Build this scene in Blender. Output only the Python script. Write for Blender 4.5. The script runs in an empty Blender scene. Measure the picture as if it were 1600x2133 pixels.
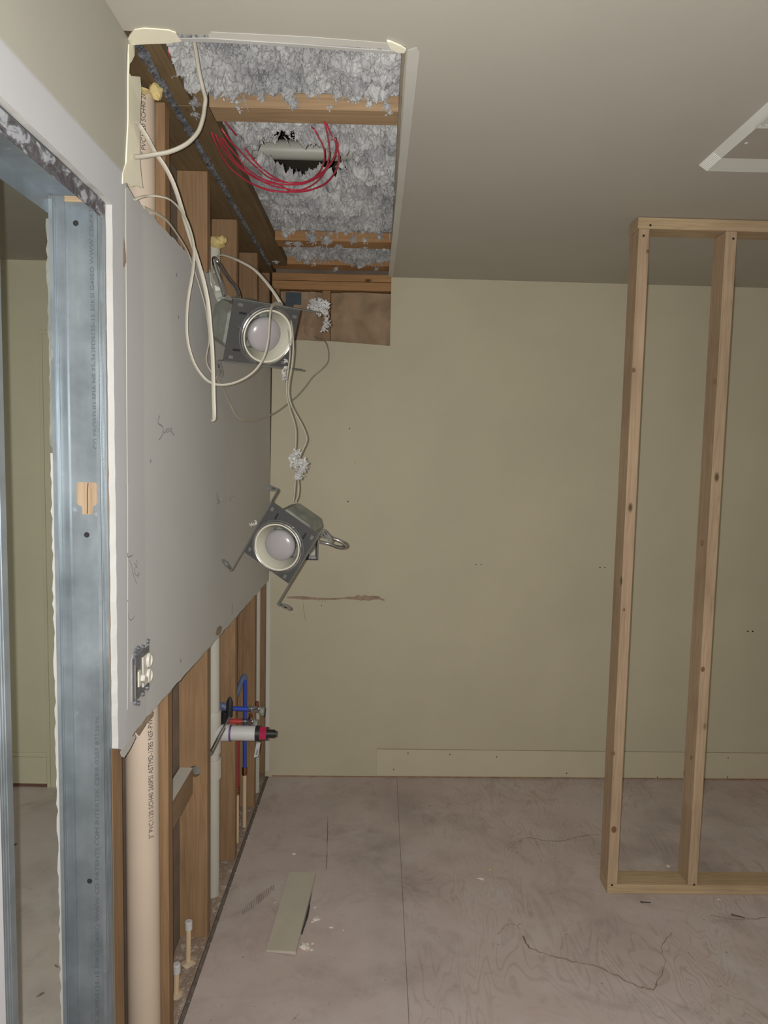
import bpy, bmesh, math, random
import numpy as np
from mathutils import Vector, Matrix, noise
from mathutils.geometry import tessellate_polygon
random.seed(7)
scene = bpy.context.scene
col = scene.collection

# ---------------------------------------------------------------- camera
PITCH, ROLL, YAW, FPX = -0.0838561, 0.0212032, -0.0067244, 1450.0
CAMX, CAMZ = 0.527948, 1.613073
D, TH = 3.343, 0.022957            # back wall distance and its small angle
H = 2.44
def basis():
    r = Vector((math.cos(YAW), math.sin(YAW), 0)); f = Vector((-math.sin(YAW), math.cos(YAW), 0)); u = Vector((0, 0, 1))
    c, s = math.cos(PITCH), math.sin(PITCH); f, u = c*f + s*u, -s*f + c*u
    c, s = math.cos(ROLL), math.sin(ROLL); r, u = c*r + s*u, -s*r + c*u
    return r, u, f
CR, CU, CF = basis()
CAM = Vector((CAMX, 0, CAMZ))
cam_d = bpy.data.cameras.new('camera'); cam = bpy.data.objects.new('camera', cam_d); col.objects.link(cam)
cam_d.sensor_fit = 'VERTICAL'; cam_d.sensor_height = 24.0; cam_d.lens = FPX*24.0/2133.0
cam_d.clip_start = 0.02; cam_d.clip_end = 60
cam.matrix_world = Matrix(((CR.x, CU.x, -CF.x, CAM.x), (CR.y, CU.y, -CF.y, CAM.y), (CR.z, CU.z, -CF.z, CAM.z), (0, 0, 0, 1)))
scene.camera = cam

# ---------------------------------------------------------------- world, flash, exposure
w = bpy.data.worlds.new('world'); scene.world = w; w.use_nodes = True
w.node_tree.nodes['Background'].inputs[0].default_value = (1.0, 0.97, 0.93, 1)
w.node_tree.nodes['Background'].inputs[1].default_value = 0.62
fl = bpy.data.lights.new('camera_flash', 'AREA'); fl.shape = 'DISK'; fl.size = 0.008; fl.energy = 34.0; fl.color = (1.0, 0.985, 0.96)
fo = bpy.data.objects.new('camera_flash', fl); col.objects.link(fo)
fm = cam.matrix_world.copy(); fm.translation = CAM - CR*0.017 + CU*0.006 + CF*0.005; fo.matrix_world = fm
hl = bpy.data.lights.new('hall_fill_light', 'AREA'); hl.shape = 'DISK'; hl.size = 0.5; hl.energy = 9.0; hl.color = (1.0, 0.98, 0.93)  # added fill light out of view, only brightens the neighbouring room
ho = bpy.data.objects.new('hall_fill_light', hl); col.objects.link(ho); ho.location = (-1.3, 1.0, 2.40)
scene.view_settings.view_transform = 'Standard'; scene.view_settings.look = 'None'
scene.view_settings.exposure = 0.0; scene.view_settings.gamma = 1.0; scene.view_settings.use_curve_mapping = False

# ---------------------------------------------------------------- pixel -> point on a real plane
def ray(px, py): return CF + (px-800)/FPX*CR - (py-1066.5)/FPX*CU
def PX(px, py, x): d = ray(px, py); return CAM + d*((x-CAM.x)/d.x)
def PY(px, py, y): d = ray(px, py); return CAM + d*((y-CAM.y)/d.y)
def PZ(px, py, z): d = ray(px, py); return CAM + d*((z-CAM.z)/d.z)
def PB(px, py, off=0.0):   # on the back wall face
    d = ray(px, py); t = math.tan(TH)
    k = (D + off + CAM.x*t)/(d.y - d.x*t); return CAM + d*k
def yb(x): return D + x*math.tan(TH)

# ---------------------------------------------------------------- materials
def s2l(c): return tuple((v/255/12.92 if v/255 <= .04045 else ((v/255+.055)/1.055)**2.4) for v in c)
def newmat(name):
    m = bpy.data.materials.new(name); m.use_nodes = True; nt = m.node_tree
    return m, nt, nt.nodes['Principled BSDF']
def N(nt, t, **k):
    n = nt.nodes.new(t)
    for a, b in k.items(): setattr(n, a, b)
    return n
def ramp(nt, stops, src):
    r = N(nt, 'ShaderNodeValToRGB'); e = r.color_ramp.elements
    while len(e) < len(stops): e.new(0.5)
    for i, (p, c) in enumerate(stops): e[i].position = p; e[i].color = (*c, 1) if len(c) == 3 else c
    nt.links.new(src, r.inputs[0]); return r
def mixc(nt, fac, a, b, mode='MIX'):
    n = N(nt, 'ShaderNodeMix', data_type='RGBA', blend_type=mode)
    for k, v in ((0, fac), (6, a), (7, b)):
        if isinstance(v, (int, float)): n.inputs[k].default_value = v
        elif isinstance(v, tuple): n.inputs[k].default_value = (*v, 1)
        else: nt.links.new(v, n.inputs[k])
    return n.outputs[2]
def noisen(nt, coord, scale, detail=4, rough=.55, dist=0):
    n = N(nt, 'ShaderNodeTexNoise'); n.inputs['Scale'].default_value = scale; n.inputs['Detail'].default_value = detail
    n.inputs['Roughness'].default_value = rough; n.inputs['Distortion'].default_value = dist
    if coord: nt.links.new(coord, n.inputs['Vector'])
    return n.outputs['Fac']
def bump(nt, bsdf, h, strength=.3, dist=.002):
    b = N(nt, 'ShaderNodeBump'); b.inputs['Strength'].default_value = strength; b.inputs['Distance'].default_value = dist
    nt.links.new(h, b.inputs['Height']); nt.links.new(b.outputs[0], bsdf.inputs['Normal'])
def coordn(nt, scale=None, kind='Object'):
    c = N(nt, 'ShaderNodeTexCoord'); o = c.outputs[kind]
    if scale:
        mp = N(nt, 'ShaderNodeMapping'); mp.inputs['Scale'].default_value = scale; nt.links.new(o, mp.inputs[0]); o = mp.outputs[0]
    return o
def plain(name, c, rough=.6, metal=0, var=.12, vs=8, b=.15, bs=60, bd=.001, spec=.5):
    m, nt, p = newmat(name); co_ = coordn(nt)
    a = tuple(v*(1-var) for v in c); d = tuple(min(1, v*(1+var)) for v in c)
    r = ramp(nt, [(.3, a), (.7, d)], noisen(nt, co_, vs, 5)); nt.links.new(r.outputs[0], p.inputs['Base Color'])
    p.inputs['Roughness'].default_value = rough; p.inputs['Metallic'].default_value = metal; p.inputs['Specular IOR Level'].default_value = spec
    if b: bump(nt, p, noisen(nt, co_, bs, 4), b, bd)
    return m
def wood(name, dark, light, axis=2, rings=26, rough=.7, dust=0, patchy=0.0):
    m, nt, p = newmat(name)
    sc = [rings, rings, rings]; sc[axis] = rings*.045
    oi = N(nt, 'ShaderNodeObjectInfo'); tc = N(nt, 'ShaderNodeTexCoord')
    vm = N(nt, 'ShaderNodeVectorMath', operation='MULTIPLY_ADD')
    comb = N(nt, 'ShaderNodeCombineXYZ')
    for i in range(3): nt.links.new(oi.outputs['Random'], comb.inputs[i])
    nt.links.new(comb.outputs[0], vm.inputs[0]); vm.inputs[1].default_value = (3, 5, 7); nt.links.new(tc.outputs['Object'], vm.inputs[2])
    mp = N(nt, 'ShaderNodeMapping'); mp.inputs['Scale'].default_value = sc; nt.links.new(vm.outputs[0], mp.inputs[0])
    n1 = noisen(nt, mp.outputs[0], 1.0, 3, .5, .6)
    mul = N(nt, 'ShaderNodeMath', operation='MULTIPLY'); nt.links.new(n1, mul.inputs[0]); mul.inputs[1].default_value = 9
    fr = N(nt, 'ShaderNodeMath', operation='PINGPONG'); nt.links.new(mul.outputs[0], fr.inputs[0]); fr.inputs[1].default_value = .5
    r1 = ramp(nt, [(0, tuple(.55*a+.45*b for a, b in zip(dark, light))), (.25, tuple(.3*a+.7*b for a, b in zip(dark, light))), (1, light)], fr.outputs[0])
    sc2 = [120, 120, 120]; sc2[axis] = 2.5
    mp2 = N(nt, 'ShaderNodeMapping'); mp2.inputs['Scale'].default_value = sc2; nt.links.new(vm.outputs[0], mp2.inputs[0])
    fine = noisen(nt, mp2.outputs[0], 1.0, 3)
    r2 = ramp(nt, [(.3, (.74, .72, .7)), (.65, (1, 1, 1))], fine)
    c = mixc(nt, .55, r1.outputs[0], r2.outputs[0], 'MULTIPLY')
    big = noisen(nt, vm.outputs[0], 3.2, 3); r3 = ramp(nt, [(.35, (.72, .7, .7)), (.65, (1.0, 1.0, 1.0))], big)
    c = mixc(nt, .6, c, r3.outputs[0], 'MULTIPLY')
    # knots
    vo = N(nt, 'ShaderNodeTexVoronoi'); sk = [7, 7, 7]; sk[axis] = 3.4
    mp3 = N(nt, 'ShaderNodeMapping'); mp3.inputs['Scale'].default_value = sk; nt.links.new(vm.outputs[0], mp3.inputs[0])
    nt.links.new(mp3.outputs[0], vo.inputs['Vector']); vo.inputs['Scale'].default_value = 1
    rk = ramp(nt, [(.035, (1, 1, 1)), (.075, (0, 0, 0))], vo.outputs['Distance'])
    c = mixc(nt, rk.outputs[0], c, tuple(v*.35 for v in dark))
    if dust:
        rd = ramp(nt, [(.52, (0, 0, 0)), (.6, (dust, dust, dust))], noisen(nt, tc.outputs['Object'], 38, 8, .75))
        c = mixc(nt, rd.outputs[0], c, (.55, .5, .45))
    nt.links.new(c, p.inputs['Base Color']); p.inputs['Roughness'].default_value = rough
    p.inputs['Specular IOR Level'].default_value = .3
    bump(nt, p, fine, .25, .001)
    return m

M = {}
M['old_z'] = wood('aged_stud_wood', (.22, .125, .06), (.38, .24, .13), 2)
M['old_y'] = wood('aged_plate_wood', (.13, .085, .042), (.25, .175, .09), 1)
M['old_x'] = wood('aged_joist_wood', (.27, .165, .085), (.52, .36, .21), 0)
M['warm_x'] = wood('warm_plate_wood', (.30, .15, .06), (.50, .29, .13), 0)
M['new_z'] = wood('fresh_stud_wood', (.33, .21, .12), (.56, .42, .28), 2, rings=30)
M['new_x'] = wood('fresh_plate_wood', (.38, .25, .13), (.60, .46, .29), 0, rings=30)
M['new_y'] = wood('block_wood', (.24, .15, .09), (.42, .29, .18), 1)
M['dusty_y'] = wood('dusty_bottom_plate_wood', (.28, .19, .13), (.46, .36, .29), 1, dust=.85)
M['gypsum'] = plain('gypsum_core', (.50, .49, .465), .9, var=.06, b=.5, bs=180)
M['cream'] = plain('cream_facing_paper', (.90, .86, .68), .8, var=.05, b=.1)
M['pvc_cream'] = plain('cream_pvc', (.60, .49, .385), .42, var=.05, vs=4, b=.03)
M['pvc_white'] = plain('white_pvc', (.52, .50, .43), .4, var=.05, vs=6, b=.03)
M['pvc_bright'] = plain('clean_white_pvc', (.60, .59, .58), .35, var=.03)
M['cpvc'] = plain('tan_cpvc', (.66, .50, .32), .45, var=.06)
M['cable'] = plain('cream_cable_jacket', (.45, .42, .345), .45, var=.08, vs=14, b=.05)
M['cable_grey'] = plain('grey_cable_jacket', (.40, .37, .30), .5, var=.08, vs=14)
M['red_wire'] = plain('red_wire_jacket', (.50, .035, .07), .25, var=.1)
M['red'] = plain('red_pex', (.50, .05, .055), .35, var=.08)
M['red_dark'] = plain('dark_red_pex', (.32, .03, .035), .4, var=.08)
M['blue'] = plain('blue_pex', (.03, .07, .40), .35, var=.08)
M['blue_dull'] = plain('dusty_blue_pex', (.12, .16, .28), .5, var=.1)
M['black'] = plain('black_plastic', (.02, .02, .02), .4, var=.1)
M['purple'] = plain('purple_primer', (.16, .07, .25), .5, var=.1)
M['magenta'] = plain('crimson_nut', (.42, .02, .07), .35, var=.1)
M['brass'] = plain('copper_crimp', (.42, .20, .12), .3, 1.0, var=.1)
M['chrome'] = plain('chrome_metal', (.62, .62, .64), .18, 1.0, var=.08)
M['foam'] = plain('yellow_expanding_foam', (.60, .47, .20), .8, var=.2, vs=30, b=.8, bs=70, bd=.004)
M['plate'] = plain('dark_sheet_steel', (.058, .057, .056), .5, .0, var=.1, vs=6, b=.05)
M['housing'] = plain('dull_galvanised_housing', (.23, .24, .205), .6, .1, var=.25, vs=26, b=.1, bs=40)
M['hanger'] = plain('dull_hanger_steel', (.15, .15, .135), .5, .2, var=.15)
M['trimwhite'] = plain('ivory_reflector', (.62, .60, .49), .4, var=.04)
M['bulb'] = plain('frosted_bulb_glass', (.33, .31, .315), .22, var=.03, b=0)
M['box'] = plain('galvanised_box', (.22, .23, .26), .4, .6, var=.2)
M['ivory'] = plain('ivory_plastic', (.58, .56, .49), .35, var=.04)
M['kraft'] = plain('brown_kraft_paper', (.34, .235, .145), .8, var=.2, vs=11, b=.4, bs=14, bd=.01)
M['cavity'] = plain('cavity_backing_paper', (.22, .17, .13), .9, var=.2)
M['dark'] = plain('dark_backing', (.07, .06, .04), .9, var=.2)
M['bead'] = None
M['ink'] = plain('black_ink', (.05, .05, .055), .7, var=.05, b=0)
M['ink_grey'] = plain('faded_grey_ink', (.10, .115, .125), .6, var=.05, b=0)
M['pencil'] = plain('pencil_mark', (.16, .16, .16), .7, b=0)
M['redpencil'] = plain('faint_red_pencil', (.42, .26, .24), .7, b=0)
M['scar'] = plain('exposed_brown_paper', (.33, .24, .17), .85, var=.25, vs=30)
M['rust'] = plain('rusty_nail', (.06, .05, .045), .6, .5)
M['wallboard'] = plain('beige_board', (.56, .515, .42), .6, var=.04)
M['tan_edge'] = plain('tan_wood_edge', (.30, .26, .19), .8, var=.15)
M['clear'] = plain('cloudy_plastic', (.42, .43, .36), .35)
M['slate'] = plain('slate_tape', (.05, .07, .09), .6)
M['vent'] = plain('white_vent_plastic', (.66, .66, .60), .45, var=.02, b=0)
M['ventdark'] = plain('vent_panel', (.42, .39, .33), .5, var=.03, b=0)

def wall_paint(name, c, hue=.06, rough=.62):
    m, nt, p = newmat(name); co_ = coordn(nt)
    r = ramp(nt, [(.3, tuple(v*(1-hue) for v in c)), (.7, tuple(v*(1+hue) for v in c))], noisen(nt, co_, 1.6, 6, .6))
    sp = ramp(nt, [(.0, (1, 1, 1)), (.70, (1, 1, 1)), (.76, (.82, .8, .78))], noisen(nt, co_, 26, 6, .7))
    c2 = mixc(nt, .25, r.outputs[0], sp.outputs[0], 'MULTIPLY')
    nt.links.new(c2, p.inputs['Base Color']); p.inputs['Roughness'].default_value = rough; p.inputs['Specular IOR Level'].default_value = .3
    bump(nt, p, noisen(nt, co_, 140, 3), .12, .001); return m
M['paint'] = wall_paint('beige_wall_paint', (.52, .475, .345))
M['paint_far'] = wall_paint('olive_beige_wall_paint', (.62, .60, .43))
M['ceilpaint'] = wall_paint('ceiling_paint', (.475, .45, .385), .04)
M['basepaint'] = wall_paint('baseboard_paint', (.56, .51, .37))
M['patch'] = wall_paint('pale_joint_compound', (.60, .59, .53), .08)

def left_wall_mat():
    m, nt, p = newmat('left_wall_drywall_face')
    g = N(nt, 'ShaderNodeNewGeometry'); sp = N(nt, 'ShaderNodeSeparateXYZ'); nt.links.new(g.outputs['Position'], sp.inputs[0])
    nz = noisen(nt, g.outputs['Position'], 9, 5, .6)
    def edge(sock, at, wdt, amp):
        a = N(nt, 'ShaderNodeMath', operation='MULTIPLY_ADD'); nt.links.new(nz, a.inputs[0]); a.inputs[1].default_value = amp; nt.links.new(sock, a.inputs[2])
        mr = N(nt, 'ShaderNodeMapRange'); nt.links.new(a.outputs[0], mr.inputs[0]); mr.inputs[1].default_value = at-wdt+amp*.5; mr.inputs[2].default_value = at+wdt+amp*.5
        return mr.outputs[0]
    ey = edge(sp.outputs[1], 1.442, .001, .0)
    ey2 = edge(sp.outputs[1], 1.565, .004, .0)
    ez = edge(sp.outputs[2], 2.163, .004, .006)
    big = ramp(nt, [(.3, (.92, .92, .92)), (.7, (1, 1, 1))], noisen(nt, g.outputs['Position'], 2.5, 5, .6))
    main = mixc(nt, ey2, (.55, .55, .545), (.59, .59, .58))
    c = mixc(nt, ey, (.57, .57, .59), main)
    c = mixc(nt, ez, c, (.46, .445, .385))
    c = mixc(nt, .8, c, big.outputs[0], 'MULTIPLY')
    sc_ = ramp(nt, [(.0, (1, 1, 1)), (.68, (1, 1, 1)), (.72, (.78, .77, .76))], noisen(nt, g.outputs['Position'], 34, 5, .75))
    c = mixc(nt, .3, c, sc_.outputs[0], 'MULTIPLY')
    nt.links.new(c, p.inputs['Base Color']); p.inputs['Roughness'].default_value = .7; p.inputs['Specular IOR Level'].default_value = .3
    bump(nt, p, noisen(nt, g.outputs['Position'], 90, 4), .15, .001)
    return m
M['leftwall'] = left_wall_mat()

def steel_mat():
    m, nt, p = newmat('galvanised_steel'); co_ = coordn(nt)
    a = noisen(nt, co_, 7, 5, .6); b_ = noisen(nt, coordn(nt, (30, 30, 3)), 1, 5)
    r = ramp(nt, [(.3, (.27, .31, .33)), (.7, (.42, .47, .50))], a)
    r2 = ramp(nt, [(.35, (.8, .8, .82)), (.65, (1, 1, 1))], b_)
    c = mixc(nt, .7, r.outputs[0], r2.outputs[0], 'MULTIPLY')
    sp = ramp(nt, [(.68, (0, 0, 0)), (.76, (.5, .5, .5))], noisen(nt, co_, 34, 3, .6))
    c = mixc(nt, sp.outputs[0], c, (.62, .66, .68))
    nt.links.new(c, p.inputs['Base Color']); p.inputs['Metallic'].default_value = .62
    rr = ramp(nt, [(.3, (.34, .34, .34)), (.7, (.5, .5, .5))], a); nt.links.new(rr.outputs[0], p.inputs['Roughness'])
    bump(nt, p, noisen(nt, co_, 14, 3), .15, .003); return m
M['steel'] = steel_mat()
def smeared_mat():
    m, nt, p = newmat('adhesive_smeared_steel'); co_ = coordn(nt, (1, 1, 1.6))
    f = noisen(nt, co_, 17, 5, .6, 1.6)
    r = ramp(nt, [(.38, (.085, .075, .085)), (.5, (.16, .155, .17)), (.56, (.42, .44, .48)), (.75, (.55, .57, .62))], f)
    nt.links.new(r.outputs[0], p.inputs['Base Color']); p.inputs['Roughness'].default_value = .6; p.inputs['Metallic'].default_value = .2
    bump(nt, p, f, .5, .003); return m
M['smear'] = smeared_mat()

def floor_mat(name, grain, base=(.55, .47, .43)):
    m, nt, p = newmat(name)
    g = N(nt, 'ShaderNodeNewGeometry'); pos = g.outputs['Position']
    def nn(*a, **k): return noisen(nt, pos, *a, **k)
    r = ramp(nt, [(.28, tuple(v*.66 for v in base)), (.5, base), (.75, (base[0]*1.16, base[1]*1.2, base[2]*1.25))], nn(2.4, 7, .62))
    c = r.outputs[0]
    pink = ramp(nt, [(.42, (0, 0, 0)), (.62, (.55, .55, .55))], nn(1.3, 4, .5)); c = mixc(nt, pink.outputs[0], c, (base[0]*1.04, base[1]*.95, base[2]*.95))
    if grain:
        mp = N(nt, 'ShaderNodeMapping'); mp.inputs['Scale'].default_value = (3.4, .9, 1); nt.links.new(pos, mp.inputs[0])
        n1 = noisen(nt, mp.outputs[0], 1.9, 2, .5, .8)
        mu = N(nt, 'ShaderNodeMath', operation='MULTIPLY'); nt.links.new(n1, mu.inputs[0]); mu.inputs[1].default_value = 17
        pp = N(nt, 'ShaderNodeMath', operation='PINGPONG'); nt.links.new(mu.outputs[0], pp.inputs[0]); pp.inputs[1].default_value = .5
        rg = ramp(nt, [(.0, (.78, .75, .72)), (.2, (1, 1, 1))], pp.outputs[0])
        br = ramp(nt, [(.42, (0, 0, 0)), (.60, (grain, grain, grain))], nn(2.2, 5, .65))
        c = mixc(nt, br.outputs[0], c, mixc(nt, 1.0, c, rg.outputs[0], 'MULTIPLY'))
    grime = ramp(nt, [(.52, (0, 0, 0)), (.72, (.38, .38, .38))], nn(5, 8, .7, 1.0)); c = mixc(nt, grime.outputs[0], c, (.22, .18, .15))
    dust = ramp(nt, [(.52, (0, 0, 0)), (.66, (.55, .55, .55))], nn(3.3, 9, .72, .5)); c = mixc(nt, dust.outputs[0], c, (.60, .57, .53))
    fl_ = ramp(nt, [(.735, (0, 0, 0)), (.76, (.8, .8, .8))], nn(70, 2, .5)); c = mixc(nt, fl_.outputs[0], c, (.62, .58, .52))
    dk = ramp(nt, [(.25, (.6, .6, .6)), (.28, (0, 0, 0))], nn(55, 2, .5)); c = mixc(nt, dk.outputs[0], c, (.14, .11, .09))
    nt.links.new(c, p.inputs['Base Color']); p.inputs['Roughness'].default_value = .72; p.inputs['Specular IOR Level'].default_value = .25
    bump(nt, p, nn(60, 6, .7), .25, .002); return m
M['ply'] = floor_mat('weathered_plywood', .95)
M['ply_plain'] = floor_mat('smooth_plywood', .12)
M['ply_hall'] = floor_mat('dusty_hall_subfloor', .0, (.62, .57, .50))

def fluff_mat(name, lo, hi, s=26):
    m, nt, p = newmat(name); g = N(nt, 'ShaderNodeNewGeometry'); pos = g.outputs['Position']
    a = noisen(nt, pos, s, 6, .7); b_ = noisen(nt, pos, 7, 4, .6)
    r = ramp(nt, [(.28, lo), (.5, tuple((x+y)/2 for x, y in zip(lo, hi))), (.68, hi)], a)
    r2 = ramp(nt, [(.36, (.5, .5, .53)), (.6, (1, 1, 1))], b_)
    c = mixc(nt, .7, r.outputs[0], r2.outputs[0], 'MULTIPLY'); nt.links.new(c, p.inputs['Base Color'])
    p.inputs['Roughness'].default_value = 1; p.inputs['Specular IOR Level'].default_value = .1
    bump(nt, p, noisen(nt, pos, 190, 6, .75), .9, .006); return m
M['fluff'] = fluff_mat('grey_white_blown_insulation', (.42, .42, .43), (.86, .86, .83), 16)
M['whitefluff'] = fluff_mat('white_insulation', (.62, .61, .58), (.86, .85, .80), 60)
M['bead'] = fluff_mat('dirty_sealant_bead', (.03, .03, .035), (.36, .37, .39), 75)

# ---------------------------------------------------------------- mesh helpers
class MB:
    def __init__(s): s.v = []; s.f = []; s.m = []
    def add(s, vs, fs, mi=0):
        o = len(s.v); s.v += [tuple(v) for v in vs]; s.f += [tuple(i+o for i in f) for f in fs]; s.m += [mi]*len(fs); return s
    def hexa(s, P, mi=0):      # 8 points: bottom ring then top ring
        return s.add(P, [(3, 2, 1, 0), (4, 5, 6, 7), (0, 1, 5, 4), (1, 2, 6, 5), (2, 3, 7, 6), (3, 0, 4, 7)], mi)
    def box(s, x0, x1, y0, y1, z0, z1, mi=0):
        return s.hexa([(x0, y0, z0), (x1, y0, z0), (x1, y1, z0), (x0, y1, z0), (x0, y0, z1), (x1, y0, z1), (x1, y1, z1), (x0, y1, z1)], mi)
    def bbox(s, x0, x1, y0, y1, z0, z1, b=.002, T=None, mi=0):   # chamfered box, optional transform
        bm = bmesh.new(); bmesh.ops.create_cube(bm, size=1)
        for v in bm.verts: v.co = Vector(((x0+x1)/2 + v.co.x*(x1-x0), (y0+y1)/2 + v.co.y*(y1-y0), (z0+z1)/2 + v.co.z*(z1-z0)))
        bmesh.ops.bevel(bm, geom=bm.edges[:], offset=min(b, .3*min(x1-x0, y1-y0, z1-z0)), segments=1, affect='EDGES')
        vs = [T @ v.co if T else v.co.copy() for v in bm.verts]; bm.verts.index_update()
        s.add(vs, [tuple(v.index for v in f.verts) for f in bm.faces], mi); bm.free(); return s
    def tube(s, pts, r, seg=10, cap=True, flat=1.0, wob=0, mi=0, up=None, smooth=0):
        P = [Vector(p) for p in pts]
        if smooth: P = catmull(P, smooth)
        n = len(P); rr = r if isinstance(r, (list, tuple)) else [r]*n
        if len(rr) != n: rr = [rr[min(len(rr)-1, int(i*len(rr)/n))] for i in range(n)]
        T = [(P[min(i+1, n-1)] - P[max(i-1, 0)]).normalized() for i in range(n)]
        a = up or (Vector((0, 0, 1)) if abs(T[0].z) < .9 else Vector((1, 0, 0)))
        nrm = (a - T[0]*a.dot(T[0])).normalized(); vs = []
        for i in range(n):
            nrm = (nrm - T[i]*nrm.dot(T[i])).normalized(); bn = T[i].cross(nrm)
            for k in range(seg):
                t = 2*math.pi*k/seg; q = rr[i]*(1 + (random.uniform(-wob, wob) if wob else 0))
                vs.append(P[i] + nrm*math.cos(t)*q + bn*math.sin(t)*q*flat)
        fs = [(i*seg+k, i*seg+(k+1) % seg, (i+1)*seg+(k+1) % seg, (i+1)*seg+k) for i in range(n-1) for k in range(seg)]
        if cap: fs += [tuple(range(seg))[::-1], tuple((n-1)*seg+k for k in range(seg))]
        return s.add(vs, fs, mi)
    def lathe(s, prof, T, seg=32, mi=0, cap=False):   # prof [(r,z)], T maps local to world
        vs = []; n = len(prof)
        for r, z in prof:
            for k in range(seg):
                t = 2*math.pi*k/seg; vs.append(T @ Vector((r*math.cos(t), r*math.sin(t), z)))
        fs = [(i*seg+k, i*seg+(k+1) % seg, (i+1)*seg+(k+1) % seg, (i+1)*seg+k) for i in range(n-1) for k in range(seg)]
        if cap: fs += [tuple(range(seg)), tuple((n-1)*seg+k for k in range(seg))[::-1]]
        return s.add(vs, fs, mi)
    def prism(s, poly, a, b, fn, mi=0, mi_side=None):     # poly 2-D, fn(u,v,w) -> point
        n = len(poly); tris = tessellate_polygon([[Vector((p[0], p[1], 0)) for p in poly]])
        vs = [fn(u, v, a) for u, v in poly] + [fn(u, v, b) for u, v in poly]
        o = len(s.v)
        s.add(vs, [tuple(t) for t in tris] + [tuple(i+n for i in t[::-1]) for t in tris], mi)
        fs = [(i, (i+1) % n, n+(i+1) % n, n+i) for i in range(n)]
        s.f += [tuple(i+o for i in f) for f in fs]; s.m += [mi if mi_side is None else mi_side]*n; return s
    def build(s, name, mat, parent=None, smooth=False, fixn=True):
        me = bpy.data.meshes.new(name); mats = mat if isinstance(mat, (list, tuple)) else [mat]
        V = np.array(s.v, dtype=float)
        if parent is not None:
            org = Vector(parent['_o'])
            loc = Vector((0, 0, 0)) if parent.type == 'MESH' or True else org
        else:
            lo, hi = V.min(0), V.max(0); org = Vector(((lo[0]+hi[0])/2, (lo[1]+hi[1])/2, lo[2]))
        V = V - np.array(org)
        me.from_pydata(V.tolist(), [], s.f)
        for mt in mats: me.materials.append(mt)
        if len(mats) > 1: me.polygons.foreach_set('material_index', s.m)
        if fixn:
            bm = bmesh.new(); bm.from_mesh(me); bmesh.ops.recalc_face_normals(bm, faces=bm.faces); bm.to_mesh(me); bm.free()
        if smooth:
            me.polygons.foreach_set('use_smooth', [True]*len(me.polygons))
            try: me.set_sharp_from_angle(angle=math.radians(40))
            except Exception: pass
        me.update()
        o = bpy.data.objects.new(name, me); col.objects.link(o)
        if parent is not None: o.parent = parent
        else: o.location = org
        o['_o'] = tuple(org)
        return o
def catmull(P, k):
    out = []
    for i in range(len(P)-1):
        p0, p1, p2, p3 = P[max(i-1, 0)], P[i], P[i+1], P[min(i+2, len(P)-1)]
        for j in range(k):
            t = j/k; out.append(.5*((2*p1) + (p2-p0)*t + (2*p0-5*p1+4*p2-p3)*t*t + (3*p1-p0-3*p2+p3)*t**3))
    out.append(P[-1]); return out
def tag(o, label=None, cat=None, group=None, kind=None):
    if label: o['label'] = label
    if cat: o['category'] = cat
    if group: o['group'] = group
    if kind: o['kind'] = kind
    return o
def empty(name, loc, label, cat, group=None):
    o = bpy.data.objects.new(name, None); col.objects.link(o); o.location = loc; o['_o'] = tuple(loc); o.empty_display_size = .1
    return tag(o, label, cat, group)
def jag(p, q, n, amp, ax):      # jagged 2-D edge from p to q
    out = []
    for i in range(n):
        t = i/n; v = [p[0]+(q[0]-p[0])*t, p[1]+(q[1]-p[1])*t]
        if i: v[ax] += random.uniform(-amp, amp)
        out.append(tuple(v))
    return out
def text_mesh(s, body, height, fn, spacing=1.0, thick=0):   # flat print: fn(u along, v across)
    cu = bpy.data.curves.new('t', 'FONT'); cu.body = body; cu.size = height*1.38; cu.space_character = spacing; cu.resolution_u = 2
    ob = bpy.data.objects.new('t', cu); col.objects.link(ob)
    dg = bpy.context.evaluated_depsgraph_get(); me = bpy.data.meshes.new_from_object(ob.evaluated_get(dg))
    vs = [fn(v.co.x, v.co.y) for v in me.vertices]; s.add(vs, [tuple(p.vertices) for p in me.polygons])
    L = max(v.co.x for v in me.vertices)
    bpy.data.objects.remove(ob); bpy.data.curves.remove(cu); bpy.data.meshes.remove(me); return L

# ================================================================ SETTING
DW = .0127
# floor: base slab with plywood sheets
base = MB().box(-2.6, 3.35, -2.4, 3.6, -.08, -.021).build('floor', M['dark']); tag(base, kind='structure')
def sheet(x0, x1, y0, y1, mat, y1b=None):
    y1b = y1 if y1b is None else y1b
    g = .0006
    return MB().hexa([(x0+g, y0+g, -.0205), (x1-g, y0+g, -.0205), (x1-g, y1b-g, -.0205), (x0+g, y1-g, -.0205),
                      (x0+g, y0+g, 0), (x1-g, y0+g, 0), (x1-g, y1b-g, 0), (x0+g, y1-g, 0)]).build('plywood_sheet', mat, base)
sx = PZ(848, 2050, 0).x
sheet(.004, sx, -2.4, 1.0, M['ply_plain']); sheet(.004, sx, 1.0, 2.93, M['ply_plain']); sheet(.004, sx, 2.93, yb(0)+.01, M['ply_plain'], yb(sx)+.01)
sheet(sx, sx+1.22, -2.4, .75, M['ply']); sheet(sx, sx+1.22, .75, yb(sx)+.01, M['ply'], yb(sx+1.22)+.01)
sheet(sx+1.22, 3.35, -2.4, .75, M['ply']); sheet(sx+1.22, 3.35, .75, yb(sx+1.22)+.01, M['ply'], yb(3.35)+.01)
sheet(-2.6, -.118, -2.4, .4, M['ply_hall']); sheet(-2.6, -.118, .4, 3.2, M['ply_hall'])
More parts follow.
